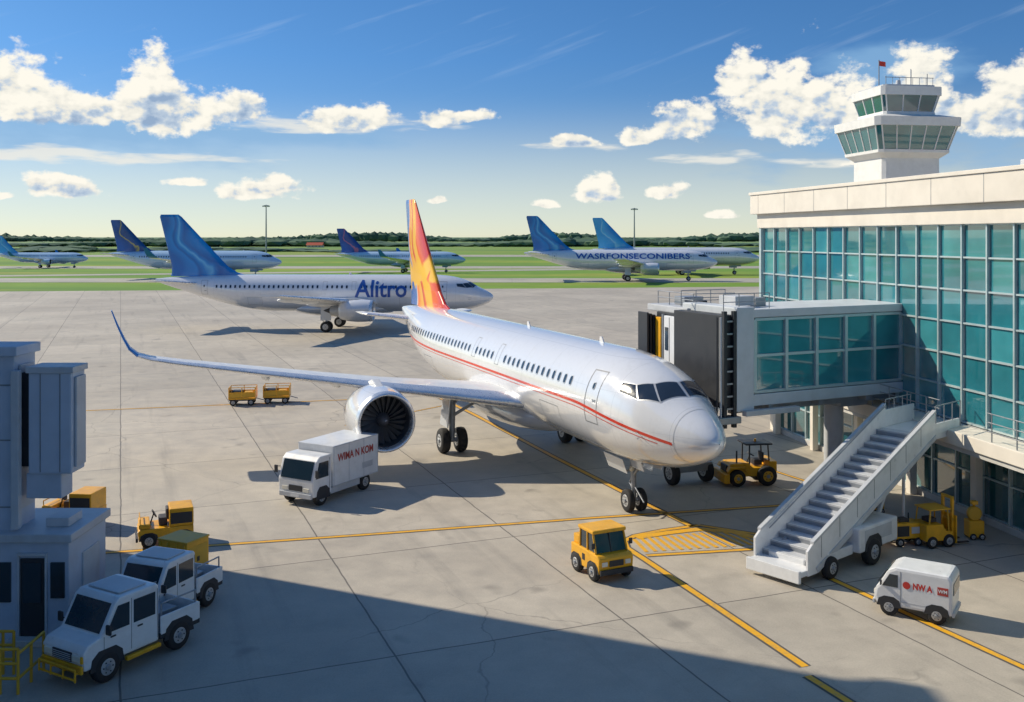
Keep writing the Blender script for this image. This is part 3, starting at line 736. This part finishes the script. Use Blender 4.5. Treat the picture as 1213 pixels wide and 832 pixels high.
# front face of the cab: ribs, window, ladder, lamp, conduit
for y in (3.05,3.62,4.18,4.72): b.b2(-6.3,-6.22,y,y+.07,3.85,7.02,DARK,0,CM)
for z in (4.6,5.4): b.b2(-6.29,-6.235,3.13,4.72,z,z+.05,STEEL,0,CM)
b.b2(-6.29,-6.24,3.72,4.14,5.5,6.5,VGLASS,.0,CM)
b.b2(-6.27,-6.14,3.15,4.7,6.72,7.0,CAB,.01,CM)
b.b2(-6.28,-6.05,4.3,4.62,4.7,5.2,LGREY,.02,CM); b.b2(-6.28,-6.1,3.25,3.5,4.75,5.1,YEL,.01,CM)
b.cyl((-6.1,3.0,3.7),(-6.1,3.0,7.1),.05,DARK,n=8,M=CM); b.cyl((-6.15,4.9,3.5),(-6.15,4.9,7.1),.06,STEEL,n=8,M=CM)
for x in (-9.0,-8.1,-7.2,-6.3):
    b.cyl((x,3.0,7.4),(x,3.0,7.95),.018,STEEL,n=6,M=CM)
for z in (7.7,7.95): b.cyl((-9.0,3.0,z),(-6.3,3.0,z),.018,STEEL,n=6,M=CM); b.cyl((-6.3,3.0,z),(-6.3,4.9,z),.018,STEEL,n=6,M=CM)
b.b2(-8.4,-7.6,3.4,4.3,7.43,7.75,STEEL,.03,CM); b.b2(-7.2,-6.7,3.4,3.9,7.43,7.65,DARK,.03,CM)
b.text('XOMS',.22,DRED,CM@Matrix.Translation((-6.13,3.9,6.86))@Matrix.Rotation(R(90),4,'Z')@Matrix.Rotation(R(90),4,'X'),.01)
b.build('docking_cab',parent=J)
b=MB()
b.b2(-8.6,-8.2,3.6,4.0,.9,3.6,LGREY,.03,CM); b.b2(-8.6,-8.2,4.4,4.8,.9,3.6,LGREY,.03,CM); b.b2(-8.8,-8.0,3.2,5.0,.55,.9,STEEL,.04,CM)
for y in (3.3,4.9): b.wheel(-8.4,y,.5,.5,.3,CM)
b.build('drive_column',parent=J)

# control tower
CT=empty('control_tower',(27.3,70,0),R(8.5))
TW=mat('tower_white',(.74,.74,.72),.6,var=.04,grime=.15)
b=MB()
def frustum(b,w0,w1,z0,z1,m,ch=.05,M=None):
    def ring(w,z):
        w=w*.84
        h=w/2;c=h*ch*2
        return [(-h+c,-h,z),(h-c,-h,z),(h,-h+c,z),(h,h-c,z),(h-c,h,z),(-h+c,h,z),(-h,h-c,z),(-h,-h+c,z)]
    vs=ring(w0,z0)+ring(w1,z1); fs=[(i,(i+1)%8,8+(i+1)%8,8+i) for i in range(8)]+[list(range(8))[::-1],list(range(8,16))]
    b.add(vs,fs,m)
frustum(b,5.3,5.1,0,15.6,TW); frustum(b,5.15,6.2,15.6,15.95,TW)
frustum(b,6.25,6.3,15.95,16.15,TW)
frustum(b,6.1,7.2,16.15,17.75,TEALD); frustum(b,7.55,7.65,17.75,18.35,TW); frustum(b,7.4,5.2,18.352,18.6,TW)
frustum(b,4.7,4.6,18.6,18.85,TW); frustum(b,4.45,5.1,18.85,19.95,TEALD); frustum(b,5.4,5.4,19.95,20.55,TW); frustum(b,4.6,4.6,20.552,20.7,LGREY)
for (w0,w1,z0,z1,n) in ((6.13,7.23,16.15,17.75,5),(4.47,5.13,18.85,19.95,3)):
    w0*=.84;w1*=.84
    for fa in range(4):
        Mr=Matrix.Rotation(fa*math.pi/2,4,'Z')
        for k in range(n+1):
            t=-.45+.90*k/n
            b.cyl((t*w0,-w0/2,z0),(t*w1,-w1/2,z1),.05,TW,n=6,M=Mr)
b.cyl((-1.6,-.6,20.7),(-1.6,-.6,22.6),.04,STEEL,n=8)
for (x,y,h) in ((.6,-1,1.2),(1.4,.4,1.5),(-.4,.6,1.0),(1.7,-1.2,.9)): b.cyl((x,y,20.7),(x,y,20.7+h),.03,STEEL,n=6)
for k in range(8):
    x=-1.75+.5*k; b.cyl((x,-1.8,20.6),(x,-1.8,21.2),.02,STEEL,n=6)
b.cyl((-1.8,-1.8,21.2),(1.8,-1.8,21.2),.025,STEEL,n=6)
b.cyl((.2,0,20.7),(.2,0,21.3),.22,LGREY,.15)
FLAG=mat('red_flag_cloth',(.65,.06,.04),.8)
vs=[];
for i in range(6):
    x=-1.6+.1*i
    for z in (22.2,22.55): vs.append((x,-.6+.05*math.sin(i*1.2),z-.02*i))
b.add(vs,[(2*i,2*i+2,2*i+3,2*i+1) for i in range(5)],FLAG,True)
b.build('tower',parent=CT)

# left terminal annex + large hall that shades the foreground
b=MB(); 
b.b2(-70,-22,-60,36,0,25,CONC,.05)
for j in range(5):
    for i in range(20): b.b2(-22.02,-21.9,-57+4.6*i,-54.2+4.6*i,3+4.3*j,5.6+4.3*j,TEALD)
b.b2(-70.3,-21.7,-60.3,36.3,25.002,25.8,PLASTER,.05)
b.build('concourse_building')
ANX=mat('annex_panel',(.50,.56,.66),.55,var=.06,scale=1.2,grime=.25)
b=MB()
b.b2(-22,-12.65,25,26.1,0,7.3,ANX,.03); b.b2(-22,-12.55,24.9,26.2,7.15,7.4,ANX,.03)
for z in (3.3,5.0,6.4): b.b2(-21.9,-12.68,24.985,25.02,z,z+.03,SEAM)
b.b2(-13.3,-13.27,24.98,25.02,2.8,7.1,SEAM)
b.b2(-12.64,-12.58,25.2,25.9,3.2,6.9,LGREY,.01)
b.b2(-12.3,-11.2,25.0,25.8,4.15,6.85,ANX,.05); b.b2(-12.62,-12.3,25.2,25.7,4.3,6.7,DARK)
b.b2(-12.35,-11.14,24.95,25.85,6.72,6.88,LGREY,.02)
for x in (-12.0,-11.5): b.b2(x,x+.02,24.985,25.03,4.2,6.7,SEAM)
b.b2(-11.19,-11.13,25.15,25.7,4.3,6.6,LGREY,.01)
b.b2(-12.4,-11.5,25.1,25.75,3.5,4.15,ANX,.03)
b.b2(-12.65,-12.45,24.8,24.98,2.8,6.8,LGREY,.02)
b.build('terminal_annex')
b=MB()
b.b2(-15.5,-11.15,24.75,27.0,0,2.5,ANX,.03); b.b2(-15.6,-11.05,24.65,27.1,2.502,2.72,LGREY,.03)
b.b2(-12.35,-11.75,24.70,24.78,.1,2.1,DARK,.01); b.b2(-12.28,-11.82,24.67,24.72,1.0,2.0,VGLASS)
b.b2(-12.42,-12.37,24.68,24.78,.05,2.18,LGREY); b.b2(-11.73,-11.68,24.68,24.78,.05,2.18,LGREY); b.b2(-12.42,-11.68,24.66,24.78,2.182,2.24,LGREY)
b.b2(-11.6,-11.25,24.70,24.78,1.1,2.0,VGLASS,.01); b.b2(-13.4,-12.6,24.70,24.78,1.0,2.0,VGLASS)
b.b2(-11.17,-11.11,25.5,26.5,.1,2.0,LGREY,.01)
b.b2(-12.0,-11.4,25.3,26.1,2.72,2.95,LGREY,.03)
b.b2(-12.6,-11.1,24.4,24.75,0,.15,CONC,.02)
b.build('gate_booth')
b=MB()
for (x0,x1,y) in ((-12.6,-11.0,21.9),(-12.6,-11.6,22.9)):
    for k in range(5):
        x=x0+(x1-x0)*k/4; b.cyl((x,y,0),(x,y,1.0),.035,YELD,n=10)
    for z in (.35,.68,1.0): b.cyl((x0,y,z),(x1,y,z),.035,YELD,n=10)
for k in range(1,3): b.cyl((-11.0,21.9+.6*k,0),(-11.0,21.9+.6*k,.9),.035,YELD,n=10)
for z in (.35,.9): b.cyl((-11.0,21.9,z),(-11.0,23.1,z),.035,YELD,n=10)
b.build('guard_rail')

# ---------------------------------------------------------------- vehicles (x forward, y left)
def box_truck():
    b=MB(); W=1.9;h=W/2
    b.prism([(1.0,.42),(2.12,.42),(2.15,1.05),(1.9,1.85),(1.7,2.02),(1.0,2.02)],-h+.03,h-.03,WHITE,.05)
    slope(b,(2.15,1.08),(1.9,1.85),h-.16,VGLASS,.03)
    for s in (-1,1):
        b.prism([(1.2,1.15),(1.98,1.15),(1.78,1.78),(1.2,1.78)],s*(h-.035),s*(h-.02),VGLASS)
        b.b2(1.12,1.14,s*(h-.034),s*(h-.022),.5,1.9,SEAM); b.b2(2.12,2.17,s*.55-.16,s*.55+.16,.62,.78,LAMP,.02)
        b.box((2.1,s*(h+.14),1.4),(.06,.16,.3),DARK,bev=.02); b.cyl((2.0,s*(h-.02),1.5),(2.1,s*(h+.1),1.5),.015,DARK,n=6)
        b.prism([(1.12,.3),(1.95,.3),(1.9,.62),(1.75,.8),(1.35,.8),(1.15,.62)],s*(h-.04),s*(h-.005),DARK)
        for x in (1.55,-1.3): b.wheel(x,s*(h-.18),.36,.36,.24)
        b.b2(-.9,1.0,s*(h-.12),s*(h-.06),.35,.6,LGREY,.02)
    b.b2(2.1,2.2,-h+.1,h-.1,.36,.56,LGREY,.03); b.b2(2.13,2.165,-.35,.35,.62,.85,DARK,.01); b.b2(2.19,2.205,-.22,.22,.4,.5,WHITE)
    b.b2(-2.1,.92,-h,h,.62,2.3,WHITE,.03); b.b2(-2.0,1.9,-.4,.4,.35,.62,DARK)
    for s in (-1,1):
        for z in (.64,2.25): b.b2(-2.1,.92,s*h,s*(h+.012),z,z+.03,LGREY)
        for x in (-2.08,-1.1,-.1,.88): b.b2(x-.012,x+.012,s*h,s*(h+.008),.66,2.26,LGREY)
        b.text('WIMA N KOM',.44,DRED,side_T(-.55,s*(h+.014),1.75,s),.012,width=2.4)
        b.b2(-1.7,-1.0,s*(h),s*(h+.006),1.0,1.25,LGREY)
    b.b2(-2.12,-2.1,-.02,.02,.65,2.25,SEAM)
    return b
box_truck().build('box_truck',(-7.2,38.9,0),math.atan2(-.89,-.50),scale=.93)

def utility_truck(crew=True):
    b=MB(); W=1.65;h=W/2
    b.prism([(-.55,.5),(1.78,.5),(1.82,.95),(1.7,1.12),(1.28,1.22),(.85,1.98),(.7,2.08),(-.5,2.08),(-.55,2.0)],-h,h,WHITE,.06)
    slope(b,(1.27,1.24),(.85,1.98),h-.13,VGLASS,.04,.015)
    b.b2(-.3,.6,-h+.2,h-.2,2.09,2.13,LGREY,.02)
    for s in (-1,1):
        b.prism([(.42,1.27),(1.12,1.27),(.78,1.88),(.42,1.88)],s*(h-.005),s*(h+.012),VGLASS)
        b.b2(-.42,.28,s*(h-.005),s*(h+.012),1.27,1.88,VGLASS)
        for x in (.35,-.5,1.2): b.b2(x-.008,x+.008,s*h,s*(h+.006),.6,1.95 if x<1 else 1.2,SEAM)
        for x in (.0,.85): b.b2(x,x+.16,s*h,s*(h+.03),1.12,1.16,DARK,.008)
        b.box((1.18,s*(h+.15),1.4),(.07,.18,.26),DARK,bev=.03); b.cyl((1.1,s*h,1.33),(1.17,s*(h+.12),1.38),.015,DARK,n=6)
        b.b2(1.77,1.85,s*.56-.17,s*.56+.17,.72,.9,LAMP,.03); b.b2(1.78,1.84,s*.76-.04,s*.76+.04,.72,.9,YEL,.01)
        for x in (1.1,-1.25):
            b.wheel(x,s*(h-.1),.4,.4,.26)
            b.prism([(x-.52,.4),(x-.46,.72),(x-.26,.88),(x+.26,.88),(x+.46,.72),(x+.52,.4)],s*(h-.05),s*(h+.015),DARK)
        b.b2(-.55,.55,s*(h-.02),s*(h+.1),.36,.46,YEL,.02)
        b.b2(-1.95,-.62,s*(h-.05),s*(h+.01),.62,1.12,WHITE,.02)
        for x in (-1.9,-.7): b.cyl((x,s*(h-.08),1.1),(x,s*(h-.08),1.45),.025,STEEL,n=8)
        b.cyl((-1.9,s*(h-.08),1.45),(-.7,s*(h-.08),1.45),.025,STEEL,n=8)
    b.b2(1.79,1.87,-h+.02,h-.02,.45,.66,YEL,.03); b.b2(1.8,1.85,-.38,.38,.7,.93,DARK,.01)
    for k in range(4): b.b2(1.84,1.86,-.36,.36,.73+.05*k,.745+.05*k,LGREY)
    b.cyl((1.98,-h+.1,.35),(1.98,h-.1,.35),.03,YEL,n=8); b.cyl((1.98,-h+.1,.6),(1.98,h-.1,.6),.03,YEL,n=8)
    for y in (-h+.1,-.25,.25,h-.1): b.cyl((1.98,y,.3),(1.98,y,.62),.025,YEL,n=8); b.cyl((1.8,y,.5),(1.98,y,.5),.02,YEL,n=6)
    b.b2(-2.0,-.6,-h,h,.5,.66,DARK,.02); b.b2(-2.0,-1.94,-h,h,.62,1.1,WHITE,.01)
    b.box((-1.2,0,.85),(.7,.8,.4),STEEL,bev=.03)
    b.cyl((1.05,.2,1.55),(1.02,-.35,1.68),.008,DARK,n=5)
    return b
utility_truck().build('utility_truck',(-9.40,23.7,0),R(-120),scale=.88)
utility_truck().build('utility_truck.001',(-9.35,26.4,0),R(-110),scale=.82)

def cab_tug():
    b=MB(); W=1.25;h=W/2
    b.prism([(-.85,.28),(.88,.28),(.92,.75),(.8,.84),(.45,.86),(-.85,.86)],-h,h,YEL,.04)
    b.prism([(-.35,.862),(.62,.862),(.42,1.42),(-.32,1.42)],-h+.07,h-.07,VGLASS)
    b.b2(-.42,.52,-h+.01,h-.01,1.42,1.54,YEL,.04)
    for s in (-1,1):
        for (x0,x1) in ((.62,.43),(.12,.10),(-.36,-.34)):
            b.cyl((x0,s*(h-.06),.86),(x1,s*(h-.07),1.43),.035,YEL,n=8)
        b.b2(.88,.935,s*.42-.1,s*.42+.1,.52,.66,LAMP,.02)
        for x in (.52,-.5):
            b.wheel(x,s*(h-.06),.29,.29,.2); b.prism([(x-.36,.28),(x-.3,.5),(x-.15,.6),(x+.15,.6),(x+.3,.5),(x+.36,.28)],s*(h-.04),s*(h+.01),DARK)
        b.box((.66,s*(h+.06),1.12),(.04,.12,.18),DARK,bev=.01)
        b.b2(-.12,.04,s*(h),s*(h+.008),.5,.7,DARK)
    b.cyl((.62,0,.86),(.44,0,1.43),.02,DARK,n=6)
    b.b2(.9,.97,-h+.03,h-.03,.26,.42,DARK,.02); b.b2(.915,.94,-.25,.25,.5,.68,DARK)
    b.b2(-.82,-.45,-h+.08,h-.08,.86,1.15,YEL,.04)
    b.b2(-1.0,-.85,-.06,.06,.3,.4,STEEL)
    return b
cab_tug().build('baggage_tug',(2.70,29.8,0),R(-64),scale=.95)

def loader_tug():
    b=MB(); h=.6
    b.prism([(-.95,.3),(.95,.3),(.98,.62),(.9,.7),(-.95,.7)],-h,h,YEL,.04)
    b.b2(-.95,-.1,-h+.03,h-.03,.7,1.35,YEL,.04); b.b2(-.9,-.15,-h+.02,-h+.035,.8,1.2,DARK); b.b2(-.9,-.15,h-.035,h-.02,.8,1.2,DARK)
    for z in (.86,.98,1.1): b.b2(-.85,-.2,-h+.0,-h+.02,z,z+.05,YEL)
    b.box((.1,0,.85),(.3,.6,.3),SEAT,bev=.05); b.box((-.05,0,1.1),(.1,.55,.4),SEAT,bev=.04)
    b.cyl((.55,.0,.7),(.42,.0,1.1),.025,DARK,n=8); b.lathe([(0,.16),(.02,.17),(.04,.16)],DARK,Matrix.Translation((.42,0,1.1))@Matrix.Rotation(R(-60),4,'Y'),16)
    b.b2(.55,.95,-h+.04,h-.04,.7,.88,YEL,.05)
    for s in (-1,1):
        b.cyl((.9,s*.5,.86),(.9,s*.5,1.05),.02,YEL,n=6)
        b.b2(.94,1.0,s*.4-.08,s*.4+.08,.45,.58,LAMP,.02)
        for x in (.6,-.6): b.wheel(x,s*(h-.04),.27,.27,.18); b.prism([(x-.34,.28),(x-.28,.48),(x-.12,.56),(x+.12,.56),(x+.28,.48),(x+.34,.28)],s*(h-.04),s*(h+.01),DARK)
    b.cyl((.9,-.5,1.05),(.9,.5,1.05),.02,YEL,n=6)
    b.b2(.97,1.05,-h+.02,h-.02,.25,.4,DARK,.02)
    return b
loader_tug().build('baggage_tug.001',(-11.55,32.8,0),R(-158),scale=.9)
loader_tug().build('baggage_tug.002',(-15.4,34.6,0),R(175),scale=.95)

def bag_cart():
    b=MB(); h=.55
    b.b2(-.8,.8,-h,h,.38,.48,YEL,.02); b.b2(-.75,.75,-h+.05,h-.05,.3,.38,DARK)
    for x in (-.77,.77):
        b.b2(x-.02,x+.02,-h,h,.48,1.1,YEL,.01)
    for s in (-1,1):
        for x in (-.77,0,.77): b.cyl((x,s*(h-.02),.48),(x,s*(h-.02),1.1),.025,YEL,n=8)
        for z in (.8,1.1): b.cyl((-.77,s*(h-.02),z),(.77,s*(h-.02),z),.02,YEL,n=8)
        b.b2(-.74,.74,s*(h-.03),s*(h-.015),.5,.78,YELD)
        for x in (-.52,.52): b.wheel(x,s*(h-.1),.2,.2,.12)
    b.box((-.3,0,.68),(.6,.7,.38),DARK,bev=.06); b.box((.35,.1,.64),(.5,.6,.3),YELD,bev=.06)
    b.cyl((.8,0,.38),(1.25,0,.25),.025,STEEL,n=8)
    return b
bag_cart().build('baggage_cart',(-16.3,59.6,0),R(8)); bag_cart().build('baggage_cart.001',(-14.4,60.3,0),R(8))

def container():
    b=MB()
    b.b2(-.6,.6,-.5,.5,.22,1.35,YEL,.03); b.b2(-.66,.66,-.56,.56,.14,.22,DARK,.02); b.b2(-.62,.62,-.52,.52,1.35,1.41,YELD,.02)
    for s in (-1,1):
        for x in (-.5,-.17,.17,.5): b.b2(x-.03,x+.03,s*.5,s*.53,.25,1.33,YELD,.01)
        for x in (-.42,.42): b.wheel(x,s*.45,.14,.14,.1)
        b.b2(s*.6,s*.615,-.4,.4,.4,1.2,YELD); b.b2(s*.615,s*.63,-.05,.05,.7,.85,DARK)
    return b
container().build('cargo_container',(-9.75,29.2,0),R(-25),scale=.92)

def tractor():
    b=MB(); h=.62
    b.prism([(-1.1,.4),(1.15,.4),(1.2,.75),(1.05,1.0),(.2,1.02),(-.0,.8),(-1.1,.8)],-h+.12,h-.12,YEL,.04)
    b.b2(-1.1,-.75,-h,h,.6,1.1,YEL,.04); b.box((-.35,0,.98),(.4,.5,.25),SEAT,bev=.05); b.box((-.58,0,1.2),(.1,.48,.45),SEAT,bev=.03)
    b.cyl((.1,0,.95),(-.05,0,1.3),.03,DARK,n=8); b.lathe([(0,.18),(.03,.19),(.05,.18)],DARK,Matrix.Translation((-.06,0,1.3))@Matrix.Rotation(R(-30),4,'Y'),16)
    for x in (-.8,.15):
        for s in (-1,1): b.cyl((x,s*.45,.9),(x*.92,s*.43,1.82),.035,DARK,n=8)
    b.b2(-.92,.35,-.55,.55,1.82,1.9,DARK,.03)
    b.cyl((.7,.3,1.0),(.7,.3,1.55),.04,DARK,n=8); b.b2(1.12,1.22,-.35,.35,.5,.9,DARK,.02)
    for s in (-1,1):
        b.wheel(.78,s*(h),.38,.38,.26,hub=YELD); b.wheel(-.62,s*(h),.45,.45,.3,hub=YELD)
        b.prism([(.3,.7),(.4,.88),(1.16,.88),(1.26,.7),(1.2,.7),(1.1,.82),(.45,.82),(.36,.7)],s*(h-.14),s*(h+.12),YEL)
    b.b2(1.2,1.45,-.8,.8,.18,.6,YEL,.03); b.b2(1.1,1.3,-.3,.3,.3,.45,DARK)
    b.cyl((-.3,0,1.9),(-.3,0,2.02),.05,YEL)
    return b
tractor().build('pushback_tractor',(9.8,40.7,0),R(-172),scale=.9)

def small_van():
    b=MB(); h=.66
    b.prism([(-1.1,.3),(1.05,.3),(1.14,.55),(1.08,.82),(.98,.92),(.72,1.38),(.5,1.5),(-1.02,1.5),(-1.12,1.35)],-h,h,WHITE,.09)
    slope(b,(1.02,.93),(.72,1.38),h-.14,VGLASS,.02,.035)
    for s in (-1,1):
        b.prism([(.42,.9),(.88,.9),(.66,1.28),(.42,1.28)],s*(h-.005),s*(h+.01),VGLASS)
        b.b2(.34,.352,s*h,s*(h+.006),.4,1.4,SEAM)
        b.b2(1.08,1.15,s*.45-.1,s*.45+.1,.58,.7,LAMP,.02)
        for x in (.68,-.68): b.wheel(x,s*(h-.08),.27,.27,.18); b.prism([(x-.36,.28),(x-.3,.5),(x-.14,.59),(x+.14,.59),(x+.3,.5),(x+.36,.28)],s*(h-.05),s*(h+.012),DARK)
        b.box((.9,s*(h+.07),1.0),(.04,.12,.14),DARK,bev=.015)
        T=side_T(.17,s*(h+.012),1.02,s)
        b.lathe([(0,.11),(.004,.11)],RED,T,20)
        b.text('NW A',.25,RED,side_T(-.28,s*(h+.012),1.02,s),.012,width=.55)
        b.b2(-1.0,-.70,s*h,s*(h+.008),.9,1.14,DRED,.0); b.text('WM',.14,WHITE,side_T(-.85,s*(h+.013),1.02,s),.004)
        b.b2(-1.0,.95,s*h,s*(h+.006),.48,.5,LGREY)
    b.b2(1.1,1.18,-h+.06,h-.06,.28,.42,LGREY,.03); b.b2(-1.16,-1.08,-h+.06,h-.06,.28,.42,LGREY,.03)
    b.b2(-1.135,-1.1,-.5,.5,.9,1.25,VGLASS,.01)
    return b
small_van().build('service_van',(10.95,26.6,0),R(147),scale=.88)

def forklift():
    b=MB(); h=.45
    b.prism([(-.75,.25),(.4,.25),(.4,.55),(.1,.6),(-.05,.85),(-.75,.85)],-h,h,YEL,.04)
    for y in (-.25,.25): b.b2(.45,.55,y-.05,y+.05,.08,1.75,YEL,.01); b.b2(.55,1.2,y-.05,y+.05,.06,.1,DARK)
    b.b2(.46,.54,-.3,.3,1.68,1.78,YELD); b.b2(.46,.54,-.3,.3,.9,1.0,YELD); b.b2(.55,.6,-.4,.4,.1,1.1,YEL,.01)
    for x in (-.6,.25):
        for s in (-1,1): b.cyl((x,s*.38,.6),(x*.85,s*.36,1.35),.03,YELD,n=8)
    b.b2(-.6,.3,-.42,.42,1.35,1.4,YELD,.01); b.box((-.3,0,.95),(.35,.4,.15),SEAT,bev=.03)
    for s in (-1,1): b.wheel(.2,s*.42,.24,.24,.16); b.wheel(-.5,s*.42,.22,.22,.16)
    return b
forklift().build('forklift',(14.05,32.6,0),R(15),scale=.9)
def gpu():
    b=MB(); b.b2(-.55,.55,-.35,.35,.3,.9,YEL,.04); b.b2(-.5,.0,-.36,-.345,.4,.8,DARK); b.b2(.1,.45,-.36,-.345,.5,.75,LGREY); b.b2(-.3,.1,-.2,.2,.9,1.02,DARK,.02)
    for s in (-1,1):
        for x in (-.38,.38): b.wheel(x,s*.33,.17,.17,.1)
    b.cyl((.55,0,.35),(1.0,0,.2),.02,STEEL,n=6); b.cyl((.3,.2,.9),(.3,.2,1.15),.03,DARK,n=8)
    return b
gpu().build('ground_power_unit',(13.0,32.6,0),R(10),scale=.85); gpu().build('ground_power_unit.001',(13.3,36.2,0),R(20),scale=.6)
def hose_stand():
    b=MB(); b.b2(-.3,.3,-.25,.25,.1,.75,YEL,.04); b.cyl((0,0,.75),(0,0,1.35),.05,YEL); b.lathe([(-.1,.25),(-.08,.28),(.08,.28),(.1,.25)],YELD,Matrix.Translation((0,-.0,1.0))@Matrix.Rotation(R(90),4,'X'),18)
    b.b2(-.12,.12,-.1,.1,1.35,1.5,YEL,.02)
    for s in (-1,1): b.wheel(-.15,s*.25,.13,.13,.08); b.wheel(.2,s*.25,.13,.13,.08)
    return b
hose_stand().build('hydrant_cart',(15.6,33.2,0),R(0),scale=.85)

# stairs vehicle : x = uphill
def stairs():
    b=MB(); h=.92; L=7.5; z0=.45; z1=3.42; n=17
    for i in range(n):
        x=.35+(L-.35)*i/n; z=z0+(z1-z0)*(i+1)/n
        b.b2(x,x+(L-.35)/n+.02,-h+.06,h-.06,z-.05,z,LGREY); b.b2(x,x+.03,-h+.06,h-.06,z-.19,z-.05,STEEL); b.b2(x-.004,x+.04,-h+.06,h-.06,z+.002,z+.008,WHITE)
    b.b2(-.35,.36,-h,h,.3,.46,WHITE,.02); b.b2(-.42,-.3,-h,h,.14,.5,WHITE,.02)
    sl=(z1-z0)/(L-.2)
    for s in (-1,1):
        y0=s*(h-.05);y1=s*(h+.03)
        b.prism([(.0,.28),(.5,.28),(L+.2,z1-.2),(L+.2,z1+.75),(.25,z0+.72),(0,z0+.55)],y0,y1,WHITE,.01)
        b.prism([(.25,z0+.72),(L+.2,z1+.75),(L+.2,z1+.83),(.25,z0+.80)],y0-s*.02,y1+s*.03,LGREY)
        b.prism([(.5,.3),(L+.2,z1-.18),(L+.2,z1-.02),(.4,.46)],y1,y1+s*.03,LGREY)
        for k in range(7):
            x=.7+k*1.0; zz=z0+sl*(x-.2); b.b2(x-.012,x+.012,y1,y1+s*.006,zz+.05,zz+.68,SEAM)
        # inner hand rail
        b.cyl((.6,s*(h-.13),z0+.75),(L+.1,s*(h-.13),z1+.78),.02,STEEL,n=8)
        if s>0: b.b2(L+.2,L+2.3,y0,y1,z1,z1+.6,WHITE,.02)
        else: b.b2(L+.2,L+2.0,y0,y1,z1,z1+.35,WHITE,.02)
        for k in range(4): b.cyl((L+.3+.6*k,s*h,z1),(L+.3+.6*k,s*h,z1+.95),.02,STEEL,n=8)
        b.cyl((L+.3,s*h,z1+.95),(L+2.1,s*h,z1+.95),.022,STEEL,n=8)
    b.b2(L,L+2.3,-h,h,z1-.2,z1,WHITE,.02)
    for s in (-1,1):
        b.cyl((1.0,s*.6,.75),(L,s*.6,z1-.35),.06,STEEL,n=8)
        b.cyl((4.4,s*.55,.8),(5.6,s*.55,2.6),.08,LGREY,n=12); b.cyl((4.6,s*.55,.8),(2.9,s*.55,1.5),.06,STEEL,n=10)
        b.cyl((6.2,s*.6,.0),(6.2,s*.6,2.8),.05,LGREY,n=10); b.cyl((6.2,s*.6,0),(6.2,s*.6,.06),.16,STEEL,n=12)
    b.b2(.3,5.2,-.62,.62,.42,.62,WHITE,.03); b.b2(2.4,4.7,-1.2,1.0,.5,1.25,WHITE,.06)
    b.b2(2.7,4.3,-1.215,-1.19,.75,1.15,LGREY,.01); b.b2(4.68,4.72,-.7,.7,.7,1.15,DARK)
    b.b2(1.0,2.4,-.98,-.62,.45,.75,WHITE,.03); 
    for s in (-1,1): b.wheel(1.1,s*.98,.33,.33,.24); b.wheel(3.2,s*1.12,.42,.42,.28); 
    b.prism([(2.7,.5),(2.76,.8),(2.95,.95),(3.45,.95),(3.64,.8),(3.7,.5)],-1.225,-1.195,DARK)
    return b
stairs().build('passenger_stairs',(8.0,29.35,0),R(40.5))

# ---------------------------------------------------------------- camera
cam=bpy.data.cameras.new('camera'); co=bpy.data.objects.new('camera',cam); sc.collection.objects.link(co)
co.location=(0,0,10.2); co.rotation_euler=(R(90),0,0); cam.sensor_width=36; cam.lens=1165/1213*36; cam.shift_y=-136/1213
cam.clip_start=.1; cam.clip_end=20000
sc.camera=co
